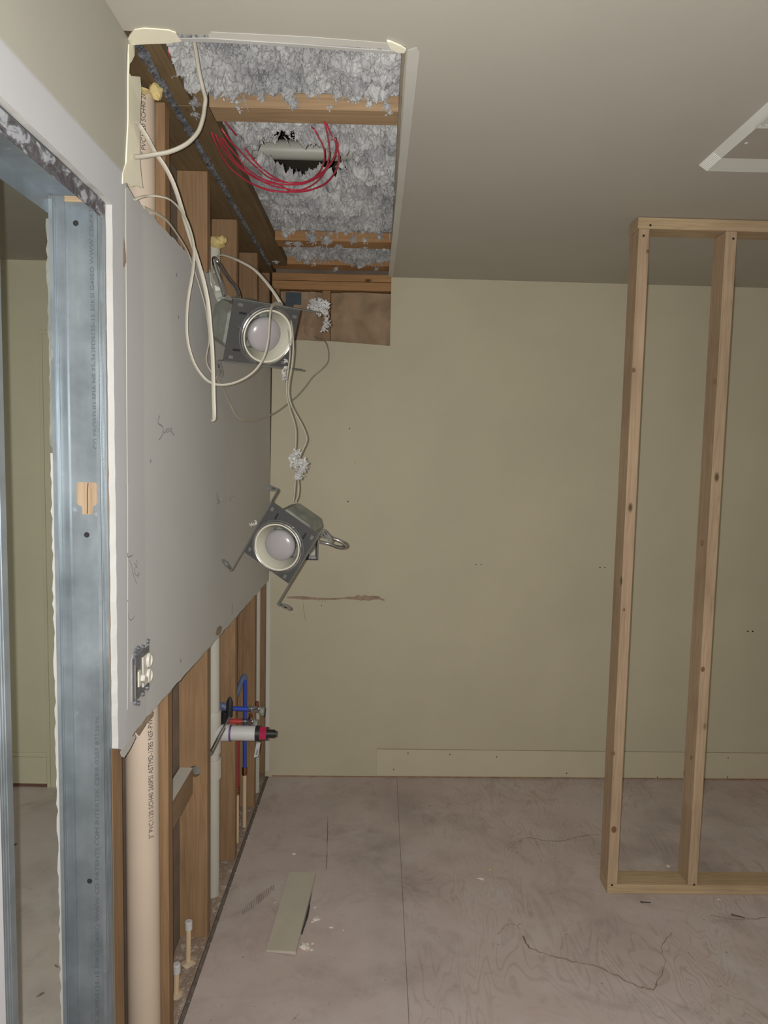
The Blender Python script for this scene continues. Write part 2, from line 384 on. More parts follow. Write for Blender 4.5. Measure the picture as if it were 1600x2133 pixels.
def crack(pts, r=.0012, name='floor_crack', mat=None, wig=.004):
    P = [PZ(a, b, .0004) for a, b in pts]; P = catmull(P, 5)
    P = [Vector((p.x+random.uniform(-wig, wig), p.y+random.uniform(-wig, wig), .0004)) for p in P]
    rr = [r*random.uniform(.3, 1.6) for _ in P]
    MB().tube(P, rr, 4, flat=1).build(name, mat or M['scar'], base)
dkc = plain('crack_brown', (.25, .18, .14), .9)
crack([(1080, 1752), (1100, 1745), (1130, 1750), (1165, 1752), (1210, 1742), (1245, 1738)], .0014, mat=dkc)
crack([(1092, 1950), (1105, 1975), (1140, 1988), (1170, 1996), (1205, 2006), (1240, 2010), (1270, 2025), (1310, 2045), (1340, 2058), (1362, 2062)], .0022, mat=dkc)
crack([(1362, 2062), (1385, 2010), (1378, 1975), (1400, 1945)], .0010, mat=dkc)
crack([(1085, 1935), (1070, 1925), (1050, 1930), (1040, 1945)], .0008, mat=dkc)
crack([(683, 1700), (682, 1760), (680, 1812)], .0012, mat=dkc, wig=.001)
crack([(610, 2125), (622, 2112)], .001, mat=dkc, wig=0)
crack([(1480, 1905), (1530, 1915), (1600, 1912)], .0012, mat=dkc)
part = MB().box(-.0085, .0040, 1.2, 3.34, -.03, -.0035).build('edge_strip', plain('dusty_gap_filler', (.17, .14, .125), .9, var=.3, vs=40), base)
# ribbed smear on the floor by the wall
sm = MB()
for i in range(19):
    t = i/18; a = PZ(506+64*t, 1900-52*t, .0006); d = Vector((-.006, .026, 0)).normalized()*(.012+.012*math.sin(t*3))
    sm.tube([a-d, a+d], random.uniform(.0012, .003), 4, flat=.2, up=Vector((1, 0, 0)))
sm.build('scuff_mark', plain('grey_scuff', (.33, .275, .255), .9), base)

# ceiling (L-shaped round the opening)
xh = .562
near = [(.012, 1.478)] ; near = jag((xh, 1.492), (.0, 1.462), 34, .0022, 1)
right = jag((.5615, yb(.56)+.012), (xh, 1.492), 40, .0012, 0)
poly = [(3.35, -2.4), (3.35, yb(3.35)+.012)] + right + near + [(0, 1.462), (0, -2.4)]
ceil = MB().prism(poly, H, H+DW, lambda u, v, w_: (u, v, w_), 0, 1).build('ceiling', [M['ceilpaint'], M['gypsum']]); tag(ceil, kind='structure')
MB().box(-2.6, -.118, -2.4, 3.25, H, H+.02).build('ceiling_panel', M['ceilpaint'], ceil)
# ceiling members in the opening
def part_box(name, b, mat, parent, bev=.0015): return MB().bbox(*b, b=bev).build(name, mat, parent)
z0 = H+DW+.001
part_box('ceiling_joist', (.088, 1.5, 1.792, 1.868, z0, z0+.038), M['old_x'], ceil)
part_box('ceiling_joist', (.088, 1.5, 2.862, 2.955, z0, z0+.038), M['warm_x'], ceil)
part_box('ceiling_joist', (.012, 1.5, 3.255, 3.343, z0+.010, z0+.05), M['warm_x'], ceil)
part_box('nailer_board', (.010, .050, 1.44, 1.789, z0, z0+.038), M['old_y'], ceil)
part_box('nailer_board', (.010, .086, 1.7895, 3.25, z0, z0+.038), M['old_y'], ceil)
part_box('nailer_board', (.5545, .600, 1.44, 3.25, z0-.011, z0+.03), M['tan_edge'], ceil)
part_box('header_board', (.0, 1.2, 1.40, 1.438, z0+.001, z0+.09), M['old_x'], ceil)
# torn paper edges and repaired strip on the ceiling
def flap(pts, z, th, mat, name='torn_paper', fn=None):
    P = [PZ(a, b, z) for a, b in pts]
    return MB().prism([(p.x, p.y) for p in P], z, z-th, lambda u, v, w_: (u, v, w_)).build(name, mat, ceil)
flap([(268, 92), (264, 84), (270, 72), (280, 60), (300, 57), (330, 59), (352, 61), (366, 66), (372, 76), (378, 84), (350, 88), (310, 89)], H-.0008, .0025, M['cream'])
flap([(806, 82), (814, 84), (835, 93), (846, 100), (842, 107), (826, 105), (813, 97)], H-.0008, .004, M['cream'])
flap([(378, 84), (370, 79), (430, 78), (520, 84), (640, 92), (760, 101), (822, 105), (820, 111), (700, 102), (600, 95), (500, 89), (430, 86)], H-.0006, .0020, M['gypsum'], 'torn_paper')
flap([(436, 84), (434, 72), (440, 66), (520, 70), (640, 76), (760, 85), (812, 90), (818, 102), (640, 91), (520, 84)], H-.0004, .0008, M['patch'], 'patched_strip')
flap([(849, 104), (868, 98), (874, 108), (864, 200), (852, 300), (838, 420), (826, 520), (818, 578), (809, 576), (826, 400), (838, 260)], H-.0004, .0008, M['patch'], 'patched_strip')

# back wall
bp = [(-.013, 0), (3.35, 0), (3.35, H)] + [(xh, H), (xh, 2.135)] + jag((xh, 2.122), (.28, 2.137), 16, .0012, 1) + jag((.28, 2.137), (-.013, 2.137), 14, .002, 1)
def bf(u, v, w_): return (u, yb(u)+w_, v)
back = MB().prism(bp, 0, DW, bf, 0, 1).build('wall_back', [M['paint'], M['gypsum']]); tag(back, kind='structure')
MB().hexa([(-.10, 3.47, -.02), (3.4, 3.56, -.02), (3.4, 3.58, -.02), (-.10, 3.49, -.02), (-.10, 3.47, 2.6), (3.4, 3.56, 2.6), (3.4, 3.58, 2.6), (-.10, 3.49, 2.6)]).build('sheathing', M['cavity'], back)
part_box('top_plate', (.0, .62, yb(.3)+.013, yb(.3)+.10, 2.418, 2.452), M['warm_x'], back)
part_box('top_plate', (.0, .62, yb(.3)+.0135, yb(.3)+.10, 2.377, 2.416), M['warm_x'], back)
sA = PB(671, 650, .02); sB = PB(688, 650, .02)
part_box('stud', (sA.x, sB.x, yb(.3)+.018, yb(.3)+.10, 1.9, 2.376), M['warm_x'] if False else M['old_z'], back)
part_box('stud', (.0, .035, yb(.3)+.016, yb(.3)+.10, 1.9, 2.376), M['old_z'], back)
# kraft faced batts
def kraft(x0, x1, zz0, zz1, yoff, seed):
    m = MB(); nx, nz = 26, 22; vs = []
    for j in range(nz):
        for i in range(nx):
            x = x0+(x1-x0)*i/(nx-1); z = zz0+(zz1-zz0)*j/(nz-1)
            e = min(i, nx-1-i)/(nx/2)
            y = yb(x)+yoff + .022*noise.noise(Vector((x*14+seed, z*9, seed))) + .022*abs(noise.noise(Vector(((x+z)*30, (x-z)*11+seed, 2)))) + .012*(1-min(1, e*3))
            vs.append((x, y, z))
    m.add(vs, [(j*nx+i, j*nx+i+1, (j+1)*nx+i+1, (j+1)*nx+i) for j in range(nz-1) for i in range(nx-1)])
    return m.build('insulation_batt', M['kraft'], back, smooth=True)
kraft(sB.x+.001, .62, 1.98, 2.372, .035, 3); kraft(.036, sA.x-.001, 1.98, 2.372, .045, 9)
mt = MB(); a = PB(596, 640, .03); b_ = PB(628, 612, .03)
mt.bbox(a.x, b_.x, a.y-.008, a.y-.004, a.z+.012, b_.z+.004, b=.002); mt.bbox(a.x-.01, (a.x+b_.x)/2, a.y-.009, a.y-.005, a.z-.012, a.z+.02, b=.004)
mt.build('tape_patch', M['slate'], back)
# corner compound strip, lower left of back wall
mc = MB(); pts = [(-.0125, .03)] + jag((.006, .03), (.006, 1.03), 30, .0012, 0) + [(.004, 1.03), (-.0125, 1.0)]
mc.prism(pts, -.002, -.0002, bf); mc.build('corner_bead', M['patch'], back)
# scar from a removed rail
top = []; bot = []
sc_pts = [(598, 1243, 1246), (612, 1242, 1247), (632, 1242, 1249), (650, 1244, 1249), (665, 1245, 1250), (690, 1246, 1250), (712, 1245, 1248), (722, 1243, 1248), (738, 1243, 1249), (746, 1239, 1250), (752, 1242, 1251), (760, 1239, 1250), (768, 1242, 1252), (778, 1241, 1249), (790, 1242, 1248), (793, 1246, 1250), (801, 1248, 1252)]
P1 = [PB(a, b, -.0005) for a, b, c in sc_pts]; P2 = [PB(a, c, -.0005) for a, b, c in sc_pts][::-1]
MB().prism([(p.x, p.z) for p in P1+P2], -.0007, -.0001, bf).build('wall_scar', M['scar'], back)
def dot(px, py, r, mat, name='nail_hole', parent=None):
    p = PB(px, py, 0); n = 10; t0 = random.random()
    poly = [(p.x+r*math.cos(t0+6.283*k/n)*random.uniform(.8, 1.1), p.z+r*math.sin(t0+6.283*k/n)*random.uniform(.8, 1.1)) for k in range(n)]
    return MB().prism(poly, -.0011, -.0002, bf).build(name, mat, back)
hole = plain('hole_dark', (.02, .02, .02), .9)
for a, b, r in [(728, 893, .003), (740, 965, .0016), (725, 1045, .0038), (992, 1176, .0026), (1002, 1176, .0026), (1250, 1182, .0034), (1260, 1182, .0034), (1558, 1315, .0045), (1568, 1315, .0045), (664, 1250, .0018), (672, 1252, .002), (678, 1252, .0016), (670, 1261, .0026), (1496, 1311, .0014), (1506, 1311, .0014)]:
    dot(a, b, r, hole)
P1 = [PB(x, y, -.0006) for x, y in [(632, 1256), (633, 1270), (635, 1285), (638, 1294)]]
MB().tube(P1, .0007, 4, smooth=3).build('pencil_mark', M['pencil'], back)
# baseboard on the back wall, from the scar to the right
b0 = PB(786, 1560, 0)
def bbf(u, v, w_): return (u, yb(u)+w_, v)
bb = MB().prism([(b0.x, .012), (3.34, .012), (3.34, b0.z-.006), (b0.x, b0.z)], -.0035, -.0002, bbf).build('baseboard_back', M['basepaint']); tag(bb, kind='structure')
MB().prism([(b0.x, b0.z), (3.34, b0.z-.006), (3.34, b0.z-.0048), (b0.x, b0.z+.0015)], -.0037, -.0002, bbf).build('caulk_line', M['scar'], bb)
for a, b in [(850, 1568), (820, 1602), (937, 1571), (1034, 1576), (1516, 1578), (1515, 1618), (1369, 1618), (1180, 1610)]:
    p = PB(a, b, 0); MB().prism([(p.x-.003, p.z-.002), (p.x+.002, p.z-.003), (p.x+.003, p.z+.002), (p.x-.001, p.z+.003)], -.0045, -.003, bbf).build('nail_hole', hole, bb)
MB().prism([(.02, .001), (3.3, .001), (3.3, .007), (.02, .0065)], -.0008, -.0001, bbf).build('rust_line', plain('rusty_stain', (.30, .17, .10), .9, vs=30, var=.3), back)

# right wall, behind the frame edge (closes the room)
tag(MB().box(3.35, 3.40, -2.4, 3.5, -.02, 2.5).build('wall_right', M['paint']), kind='structure')

# neighbouring room through the metal framed opening
hw = MB().box(-2.6, -.12, 3.20, 3.25, -.02, 2.5).build('wall_hall_back', M['paint_far']); tag(hw, kind='structure')
tag(MB().box(-2.65, -2.6, -2.4, 3.3, -.02, 2.5).build('wall_hall_left', M['paint_far']), kind='structure')
ya = 3.20
c1 = PY(88, 1000, ya).x; c2 = PY(107, 1000, ya).x; ctop = PY(100, 690, ya).z
cs = MB(); cs.bbox(c1, c1+.016, ya-.012, ya, 0, ctop-.014, b=.001); cs.bbox(c1+.016, c2+.03, ya-.008, ya, 0, ctop-.014, b=.001); cs.bbox(c1, c2+.3, ya-.012, ya, ctop-.014, ctop+.002, b=.001)
tag(cs.build('trim_1', M['paint_far']), kind='structure')
bt = PY(60, 1567, ya).z
bh = MB(); bh.bbox(-2.5, c1-.001, ya-.012, ya, .018, bt-.02, b=.002); bh.bbox(-2.5, c1-.001, ya-.008, ya, bt-.02, bt, b=.003)
tag(bh.build('baseboard_hall', M['paint_far']), kind='structure')
MB().box(-2.5, c1, ya-.006, ya+.001, .001, .017).build('baseboard_gap', plain('rusty_gap', (.17, .09, .06), .9), hw)

# left wall: drywall face (x = 0) over wood studs
ZC, ZT, YJ, YN = .9917, 2.140, 1.391, .950
low = [(YJ, ZC+.004), (1.405, ZC-.004), (1.44, ZC-.018), (1.47, ZC-.004)] + jag((1.50, ZC+.001), (D+.004, ZC-.001), 60, .0025, 1)
topj = jag((D+.004, 2.137), (2.4, 2.138), 16, .002, 1) + [(2.4, 2.137), (2.34, 2.165), (2.28, 2.175), (2.23, 2.16), (2.17, 2.15)] + jag((2.12, 2.135), (1.50, 2.139), 34, .003, 1)
outl = [(-2.4, 0), (YN, 0), (YN, 2.088)] + jag((YN, 2.088), (YJ-.004, 2.084), 14, .0016, 1)[1:] + [(YJ, 2.08)] + jag((YJ, 2.08), (YJ, ZC+.004), 46, .0016, 0)[1:] + low + [(D+.004, ZC)] + topj + \
       [(1.50, 2.14), (1.470, 2.146), (1.462, 2.158), (1.476, 2.172), (1.484, 2.2)] + jag((1.484, 2.2), (1.489, H), 14, .0008, 0)[1:] + [(1.489, H), (-2.4, H)]
left = MB().prism(outl, 0, -DW, lambda u, v, w_: (w_, u, v), 0, 1).build('wall_left', [M['leftwall'], M['gypsum']]); tag(left, kind='structure')
# cavity backing: other face of the wall
MB().box(-.118, -.1055, 1.387, 3.5, -.02, 2.6).build('backing_drywall', M['cavity'], left)
MB().box(-.118, -.1055, -2.4, .95, -.02, 2.44).build('backing_drywall', M['gypsum'], left)
MB().box(-.118, -.1055, .95, 1.387, 2.088, 2.44).build('backing_drywall', M['gypsum'], left)
# far-side plaster edge at the jamb, ragged
for q0, q1, mm_ in ((0, 1.60, 'gypsum'), (1.601, 2.045, 'housing')):
    fe = [(-.1065, q0), (-.1065, q1)] + jag((-.118, q1), (-.118, q0), int(70*(q1-q0)), .0022, 0)
    MB().prism(fe, 1.370, 1.386, lambda u, v, w_: (u, w_, v)).build('drywall_edge', M[mm_], left)
# wood studs
SF = [2.187, 2.620, 3.042, 3.372]
def stud_box(y0, y1=None, name='stud', x0=-.1045, x1=-.0135, z1=2.452, mat='old_z'):
    return part_box(name, (x0, x1, y0, y1 or y0+.038, .0, z1), M[mat], left)
st = stud_box(1.392, 1.447); st = stud_box(1.770)
def plate_with_hole(w0, w1, h0, h1, cx, cy, r, t0, t1, fn, seg=32, rx=None):
    mb = MB(); rx = rx or r; out = []; inn = []
    for k in range(seg):
        a = 2*math.pi*(k+.5)/seg; c, s = math.cos(a), math.sin(a)
        tx = ((w1-cx) if c > 0 else (w0-cx))/c if abs(c) > 1e-6 else 1e9; ty = ((h1-cy) if s > 0 else (h0-cy))/s if abs(s) > 1e-6 else 1e9
        t = min(tx, ty); out.append([cx+c*t, cy+s*t]); inn.append((cx+rx*c, cy+r*s))
    for (qx, qy) in ((w0, h0), (w1, h0), (w1, h1), (w0, h1)):
        i = min(range(seg), key=lambda k: (out[k][0]-qx)**2+(out[k][1]-qy)**2); out[i] = [qx, qy]
    vs = [fn(*p, t0) for p in out]+[fn(*p, t0) for p in inn]+[fn(*p, t1) for p in out]+[fn(*p, t1) for p in inn]
    fs = []
    for k in range(seg):
        j = (k+1) % seg
        fs += [(k, j, seg+j, seg+k), (2*seg+k, 3*seg+k, 3*seg+j, 2*seg+j), (k, 2*seg+k, 2*seg+j, j), (seg+k, seg+j, 3*seg+j, 3*seg+k)]
    mb.add(vs, fs); return mb
hc = PY(405, 1607, 2.187)
mbS = plate_with_hole(-.1045, -.0135, hc.z-.06, hc.z+.06, hc.x, hc.z, .019, 2.187, 2.225, lambda u, v, w_: (u, w_, v))
mbS.box(-.1045, -.0135, 2.187, 2.225, 0, hc.z-.06); mbS.box(-.1045, -.0135, 2.187, 2.225, hc.z+.06, 2.452)
mbS.build('stud', M['old_z'], left)
for y in SF[1:]: stud_box(y, y+.038 if y < 3.3 else y+.08)
part_box('top_plate', (-.1045, .004, 1.30, 3.46, 2.4535, 2.4915), M['old_y'], left)
part_box('bottom_plate', (-.1045, -.011, 1.39, 3.42, -.04, -.0008), M['dusty_y'], left)
part_box('blocking', (-.103, -.060, 1.809, 2.186, .497, .583), M['new_y'], left)
part_box('dust_layer', (-.102, -.061, 1.810, 2.185, .5831, .5842), M['patch'], left)
MB().tube([(hc.x+.004, 2.20, hc.z-.002), (hc.x+.004, 2.23, hc.z-.002)], .0145, 16).build('pipe_end', M['housing'], left, smooth=True)
mdc = PX(448, 1315, 0)
# left wall surface marks: ridge line, chips and pencil writing
def wall_line(px, r=.0008, mat='pencil', name='pencil_mark', sm_=4):
    P = [PX(a, b, .0004) for a, b in px]; return MB().tube(P, r, 4, smooth=sm_).build(name, M[mat], left)
wall_line([(262, 392), (262, 480), (263, 640), (264, 840), (265, 1010)], .0006, 'patch', 'paint_ridge', 1)
wall_line([(266, 1010), (266, 1200), (266, 1400), (265, 1478)], .0005, 'patch', 'paint_ridge', 1)
# handwriting near the top: "Sconce"
wall_line([(333, 866), (330, 872), (329, 880), (332, 884), (338, 888), (340, 896), (337, 908), (333, 914), (331, 916)], .0011)
wall_line([(340, 893), (341, 900), (343, 902), (346, 896), (346, 892)], .0009)
wall_line([(349, 893), (347, 897), (349, 901), (351, 897), (350, 892)], .0008)
wall_line([(353, 901), (353, 893), (355, 893), (356, 900)], .0008)
wall_line([(358, 890), (357, 898), (359, 902), (363, 907)], .0010)
wall_line([(453, 1026), (452, 1034), (455, 1042), (457, 1045), (453, 1050)], .0012)
wall_line([(462, 1036), (462, 1044), (465, 1044)], .001, 'redpencil'); wall_line([(477, 1026), (478, 1040), (482, 1041), (480, 1034), (478, 1036)], .001, 'redpencil')
wall_line([(484, 1038), (487, 1034), (487, 1042)], .001, 'redpencil')
wall_line([(266, 1152), (266, 1160), (272, 1159), (276, 1156)], .0009); wall_line([(268, 1166), (274, 1176), (276, 1190), (280, 1204), (285, 1216)], .0006)
wall_line([(284, 1166), (286, 1172), (284, 1180), (280, 1186), (281, 1194), (286, 1200), (290, 1192), (288, 1204)], .0006)
wall_line([(280, 1172), (283, 1178), (287, 1183)], .0006)
wall_line([(266, 1250), (267, 1280), (270, 1290), (275, 1291), (280, 1284)], .0007)
wall_line([(484, 1256), (484, 1270), (483, 1280)], .0009)
for a, b in [(367, 572), (371, 660), (313, 960), (376, 1376)]:
    wall_line([(a, b-3), (a+1, b), (a, b+4)], .0016, 'pencil', 'nick', 2)
# peeled patch right of the jamb and patch on lower cut
def wall_patch(px, mat, name='peeled_patch', x=.0003, th=.0005):
    P = [PX(a, b, x) for a, b in px]
    return MB().prism([(p.y, p.z) for p in P], x, x+th, lambda u, v, w_: (w_, u, v)).build(name, mat, left)
wall_patch([(257, 492), (260, 510), (262, 530), (263, 545), (259, 556), (256, 557)], M['scar'])
wall_patch([(449, 1322), (452, 1308), (458, 1303), (463, 1306), (461, 1316), (456, 1324)], M['scar'])
wall_patch([(250, 1567), (253, 1562), (262, 1548), (280, 1530), (282, 1536), (270, 1560), (258, 1578), (253, 1576)], M['gypsum'], 'torn_paper', -.0005, .001)
wall_patch([(280, 1522), (300, 1500), (320, 1482), (318, 1492), (305, 1506), (300, 1514), (288, 1532)], M['scar'], 'torn_paper', -.0015, .001)
# cream strip of facing paper left hanging beside the opening
stp = [(268, 92), (281, 92), (279, 115), (272, 128), (268, 133), (268, 152), (272, 158), (290, 160), (293, 185), (294, 220), (292, 265), (290, 300), (289, 330), (294, 365), (299, 392), (296, 392), (291, 388), (284, 387), (275, 389), (266, 380), (257, 383), (258, 360), (264, 340), (267, 250), (267, 160), (266, 110)]
P = [PX(a, b, .003) for a, b in stp]
cs_ = MB(); cs_.prism([(p.y, p.z) for p in P], .0008, .0035, lambda u, v, w_: (w_ + .002*math.sin(v*40), u, v)); cs_.build('facing_paper', M['cream'], left)
# sealant bead along the top of the left wall
n = 420; P = []; R_ = []
for i in range(n):
    y = 1.50+(3.24-1.50)*i/(n-1); P.append((.006+.004*noise.noise(Vector((y*28, 0, 0))), y, 2.4525+.002*noise.noise(Vector((y*33, 4, 0)))))
    R_.append(.0058*(1.35-.45*(y-1.5)/1.7)*(1+.9*noise.noise(Vector((y*38, 7, 1)))))
MB().tube(P, R_, 9, wob=.45).build('sealant_bead', M['bead'], left)

# dark closed box added above the opening to keep world light out
at = MB().box(-.2, 1.3, 1.3, 3.6, 3.05, 3.1); at.box(-.2, -.15, 1.3, 3.6, 2.45, 3.1); at.box(1.25, 1.3, 1.3, 3.6, 2.46, 3.1); at.box(-.2, 1.3, 1.34, 1.39, 2.46, 3.1); at.box(-.2, 1.3, 3.55, 3.6, 2.46, 3.1)
tag(at.build('attic_light_block', M['dark']), kind='structure')

# ================================================================ METAL DOOR FRAMING
stl = empty('metal_stud', (-.06, 1.37, 0), 'galvanised steel jamb stud with punched key hole and printed lettering, right side of the opening', 'metal stud')
def jamb():
    x0, x1, yf, yw = -.1045, -.0135, 1.352, 1.385; zt = PY(150, 409, 1.385).z; t = .0012
    MB().box(x0+.018, x1-.0, yw-t, yw, -.02, zt).build('web', M['steel'], stl)
    # stepped web bead at the far side and at the near side
    m = MB(); m.box(x0, x0+.018, yw-.006, yw-.0046, -.02, zt); m.box(x0+.0168, x0+.018, yw-.0048, yw-t, -.02, zt); m.box(x0+.0165, x0+.0190, yw-.0030, yw-.0012, -.02, zt)
    m.box(x1-.0105, x1-.0085, yw-.0028, yw-.0012, -.02, zt); m.build('web_bead', M['steel'], stl)
    # near flange (faces the room) with fine ribs
    m = MB(); m.box(x1-t, x1, yf, yw+.0055, -.02, 2.075)
    for i in range(5): yy = yf+.004+i*.0062; m.box(x1-.0004, x1+.0010, yy, yy+.0022, -.02, zt)
    m.build('flange', M['steel'], stl)
    m = MB(); m.box(x0, x0+t, yf, yw, -.02, 2.078)
    for i in range(3): yy = yf+.004+i*.008; m.box(x0+.0008, x0+.0022, yy, yy+.0025, -.02, zt)
    m.build('flange', M['steel'], stl)
    m = MB(); m.box(x0, x0+.0075, yf-t, yf, -.02, 2.075); m.build('lip', M['steel'], stl)
    m = MB(); m.box(x1-.0065, x1, yf-t, yf, -.02, zt-.002); m.build('lip', M['steel'], stl)
jamb()
yw = 1.3835
def on_web(px, py): return PY(px, py, yw)
# keyhole punch showing wood, plus screw holes
kp = [(160, 1010), (161, 1006), (165, 1004), (199, 1005), (203, 1008), (203, 1047), (200, 1052), (194, 1055), (193, 1072), (172, 1071), (171, 1055), (164, 1052), (160, 1046)]
P = [on_web(a, b) for a, b in kp]
MB().prism([(p.x, p.z) for p in P], yw-.0008, yw-.0002, lambda u, v, w_: (u, w_, v)).build('key_hole', M['new_z'], stl)
P = [on_web(a, b) for a, b in [(184, 1006), (182, 1030), (183, 1052), (182, 1070)]]
MB().tube([(p.x, p.y-.001, p.z) for p in P], .0008, 4, smooth=3).build('wood_split', M['black'], stl)
for a, b in [(158, 465), (181, 1114), (187, 1835)]:
    p = on_web(a, b); T = Matrix.Translation((p.x, yw-.001, p.z)) @ Matrix.Rotation(math.pi/2, 4, 'X')
    MB().lathe([(.0005, .0004), (.0044, .0004), (.0054, -.0002)], T, 16).build('screw_hole', hole, stl)
a = on_web(119, 408); b_ = on_web(190, 406)
MB().box(a.x, b_.x, 1.380, 1.3905, b_.z-.002, 2.0805).build('wood_backing', M['new_x'], stl)
txt = 'CD PROSTUD SFIA NS 25-362PDS125-15 50KSI G40EQ WWW CD-PATENTS.COM INTERTEK CERR-0207 8753696'
def stud_text(p_start, p_end, body):
    m = MB(); q = MB(); L = text_mesh(q, body, 1.0, lambda u, v: (u, v, 0))
    z_s, z_e = p_start.z, p_end.z; k = (z_e-z_s)/L; h = .0082
    text_mesh(m, body, 1.0, lambda u, v: (p_start.x + (p_end.x-p_start.x)*u/L - v*h, yw-.0012, z_s+u*k)); m.build('printed_lettering', M['ink_grey'], stl)
stud_text(on_web(203, 936), PY(193, 395, yw), 'CD PROSTUD SFIA NS 25-362PDS125-15 50KSI G40EQ WWW CD-PATENTS')
stud_text(on_web(207, 2300), on_web(206, 1492), txt)

hd = empty('metal_header_track', (-.06, 1.1, 2.05), 'galvanised steel header track across the top of the opening, smeared with white adhesive', 'metal track')
m = MB(); m.prism([(.90, 2.049), (1.372, 2.049), (1.383, 2.060), (1.386, 2.0815), (.90, 2.0815)], -.0127, -.0112, lambda u, v, w_: (w_+.0, u, v)); m.build('flange', M['smear'], hd)
MB().box(-.1060, -.1046, .86, 1.350, 2.049, 2.0815).build('flange', M['steel'], hd)
MB().box(-.1060, -.0112, .86, 1.3505, 2.0810, 2.0825).build('web', M['steel'], hd)
p = PZ(146, 387, 2.0805); T = Matrix.Translation((p.x, p.y, 2.0806)) @ Matrix.Rotation(math.pi, 4, 'X')
MB().lathe([(.0005, .0006), (.0040, .0006), (.005, 0)], T, 16).build('screw_hole', hole, hd)
ns = empty('metal_stud', (-.06, .98, 0), 'galvanised steel stud at the left edge of the opening, cut off by the picture edge', 'metal stud')
MB().box(-.1045, -.0135, 1.0065, 1.008, -.02, 2.045).build('web', M['steel'], ns)
m = MB(); m.box(-.0140, -.0127, .965, 1.008, -.02, 2.045)
for i in range(4): yy = .970+i*.007; m.box(-.0128, -.0118, yy, yy+.002, -.02, 2.045)
m.build('flange', M['steel'], ns)
MB().box(-.1045, -.103, .965, 1.008, -.02, 2.045).build('flange', M['steel'], ns)

# ================================================================ FREE-STANDING STUD PARTITION
Y1 = 2.4549; TP = .012771
def pf(x, dy=0): return Y1 + (x-1.3954)*math.tan(TP) + dy
# the frame stands very slightly out of plumb, as in the room
xa0 = PY(1265, 1849, Y1).x; xa1 = PY(1330, 485, Y1).x
prt = empty('framed_partition', (1.9, Y1, 0), 'free-standing fresh pine stud frame in front of the beige back wall, at right', 'wall frame')
def lean(x0, x1, z0_, z1_, xb0, xb1, name, mat, dep=.089):
    m = MB(); P = []
    for z, (a, b) in ((z0_, (x0, x1)), (z1_, (xb0, xb1))):
        P += [(a, pf(a), z), (b, pf(b), z), (b, pf(b, dep), z), (a, pf(a, dep), z)]
    bm = bmesh.new(); vs = [bm.verts.new(p) for p in P]
    for f in [(3, 2, 1, 0), (4, 5, 6, 7), (0, 1, 5, 4), (1, 2, 6, 5), (2, 3, 7, 6), (3, 0, 4, 7)]: bm.faces.new([vs[i] for i in f])
    bmesh.ops.bevel(bm, geom=bm.edges[:], offset=.002, segments=1, affect='EDGES'); bm.verts.index_update()
    m.add([v.co.copy() for v in bm.verts], [tuple(v.index for v in f.verts) for f in bm.faces]); bm.free()
    return m.build(name, M[mat], prt)
def X(px, py): return PY(px, py, Y1).x
zb, zt = .036, 2.400
lean(X(1265, 1871)-.001, 3.2, .0, zb, X(1265, 1871)-.001, 3.2, 'bottom_plate', 'new_x')
lean(X(1330, 463), 3.2, zt+.0005, H-.0015, X(1330, 463), 3.2, 'top_plate', 'new_x')
sA_ = lean(X(1265, 1849), X(1284, 1849)+.004, zb+.0005, zt, X(1331, 485), X(1354, 485), 'stud', 'new_z')
sB_ = lean(X(1434, 1849), X(1454, 1849), zb+.0005, zt, X(1513, 494), X(1537, 494), 'stud', 'new_z')
lean(2.16, 2.198, zb+.0005, zt, 2.16, 2.198, 'stud', 'new_z')
lean(2.50, 2.538, zb+.0005, zt, 2.50, 2.538, 'stud', 'new_z')
for a, b in [(1275, 1844), (1446, 1843), (1341, 491), (1355, 469), (1528, 497)]:
    p = PY(a, b, pf(X(a, b))-.0008); T = Matrix.Translation(p) @ Matrix.Rotation(math.pi/2, 4, 'X')
    MB().lathe([(.0002, .0004), (.0035, .0004), (.0042, 0)], T, 12).build('nail_head', hole, prt)
def knot(px, py, rx, rz):
    p = PY(px, py, pf(X(px, py))); T = Matrix.Translation((p.x, p.y-.0006, p.z)) @ Matrix.Rotation(math.pi/2, 4, 'X')
    MB().lathe([(.0002, .0006), (rx*.5, .0005), (rx, 0)], T @ Matrix.Diagonal((1, rz/rx, 1, 1)), 14).build('knot', kn, prt)
kn = plain('pine_knot', (.19, .10, .055), .7, var=.35, vs=90)
for a, b, r, q in [(1349, 524, .005, .007), (1320, 771, .007, .009), (1277, 1569, .008, .009), (1279, 1728, .010, .013), (1464, 1394, .007, .010), (1462, 1131, .006, .013), (1488, 795, .006, .013), (1440, 1578, .005, .008), (1300, 1270, .004, .006)]: knot(a, b, r, q)

# ================================================================ CEILING FAN / LIGHT GRILLE (top right)
vt = empty('ceiling_grille', (1.7, 1.7, H), 'white ribbed rectangular grille panel mounted on the ceiling, top right corner', 'ceiling grille')
vx0, vy1 = 1.405, 2.028; vx1, vy0 = 2.05, 1.20
zl = H-.017
zp = H-.009
o_ = [(vx0, vy0), (vx1, vy0), (vx1, vy1), (vx0, vy1)]
m_ = [(vx0+.022, vy0+.006), (vx1-.022, vy0+.006), (vx1-.022, vy1-.005), (vx0+.022, vy1-.005)]
i_ = [(vx0+.025, vy0+.09), (vx1-.025, vy0+.09), (vx1-.025, vy1-.070), (vx0+.025, vy1-.070)]
vs = [(x, y, H) for x, y in o_] + [(x, y, H-.018) for x, y in m_] + [(x, y, zp) for x, y in i_]
fs = [(k, (k+1) % 4, 4+(k+1) % 4, 4+k) for k in range(4)] + [(4+k, 4+(k+1) % 4, 8+(k+1) % 4, 8+k) for k in range(4)]
MB().add(vs, fs).build('bevelled_frame', M['vent'], vt)
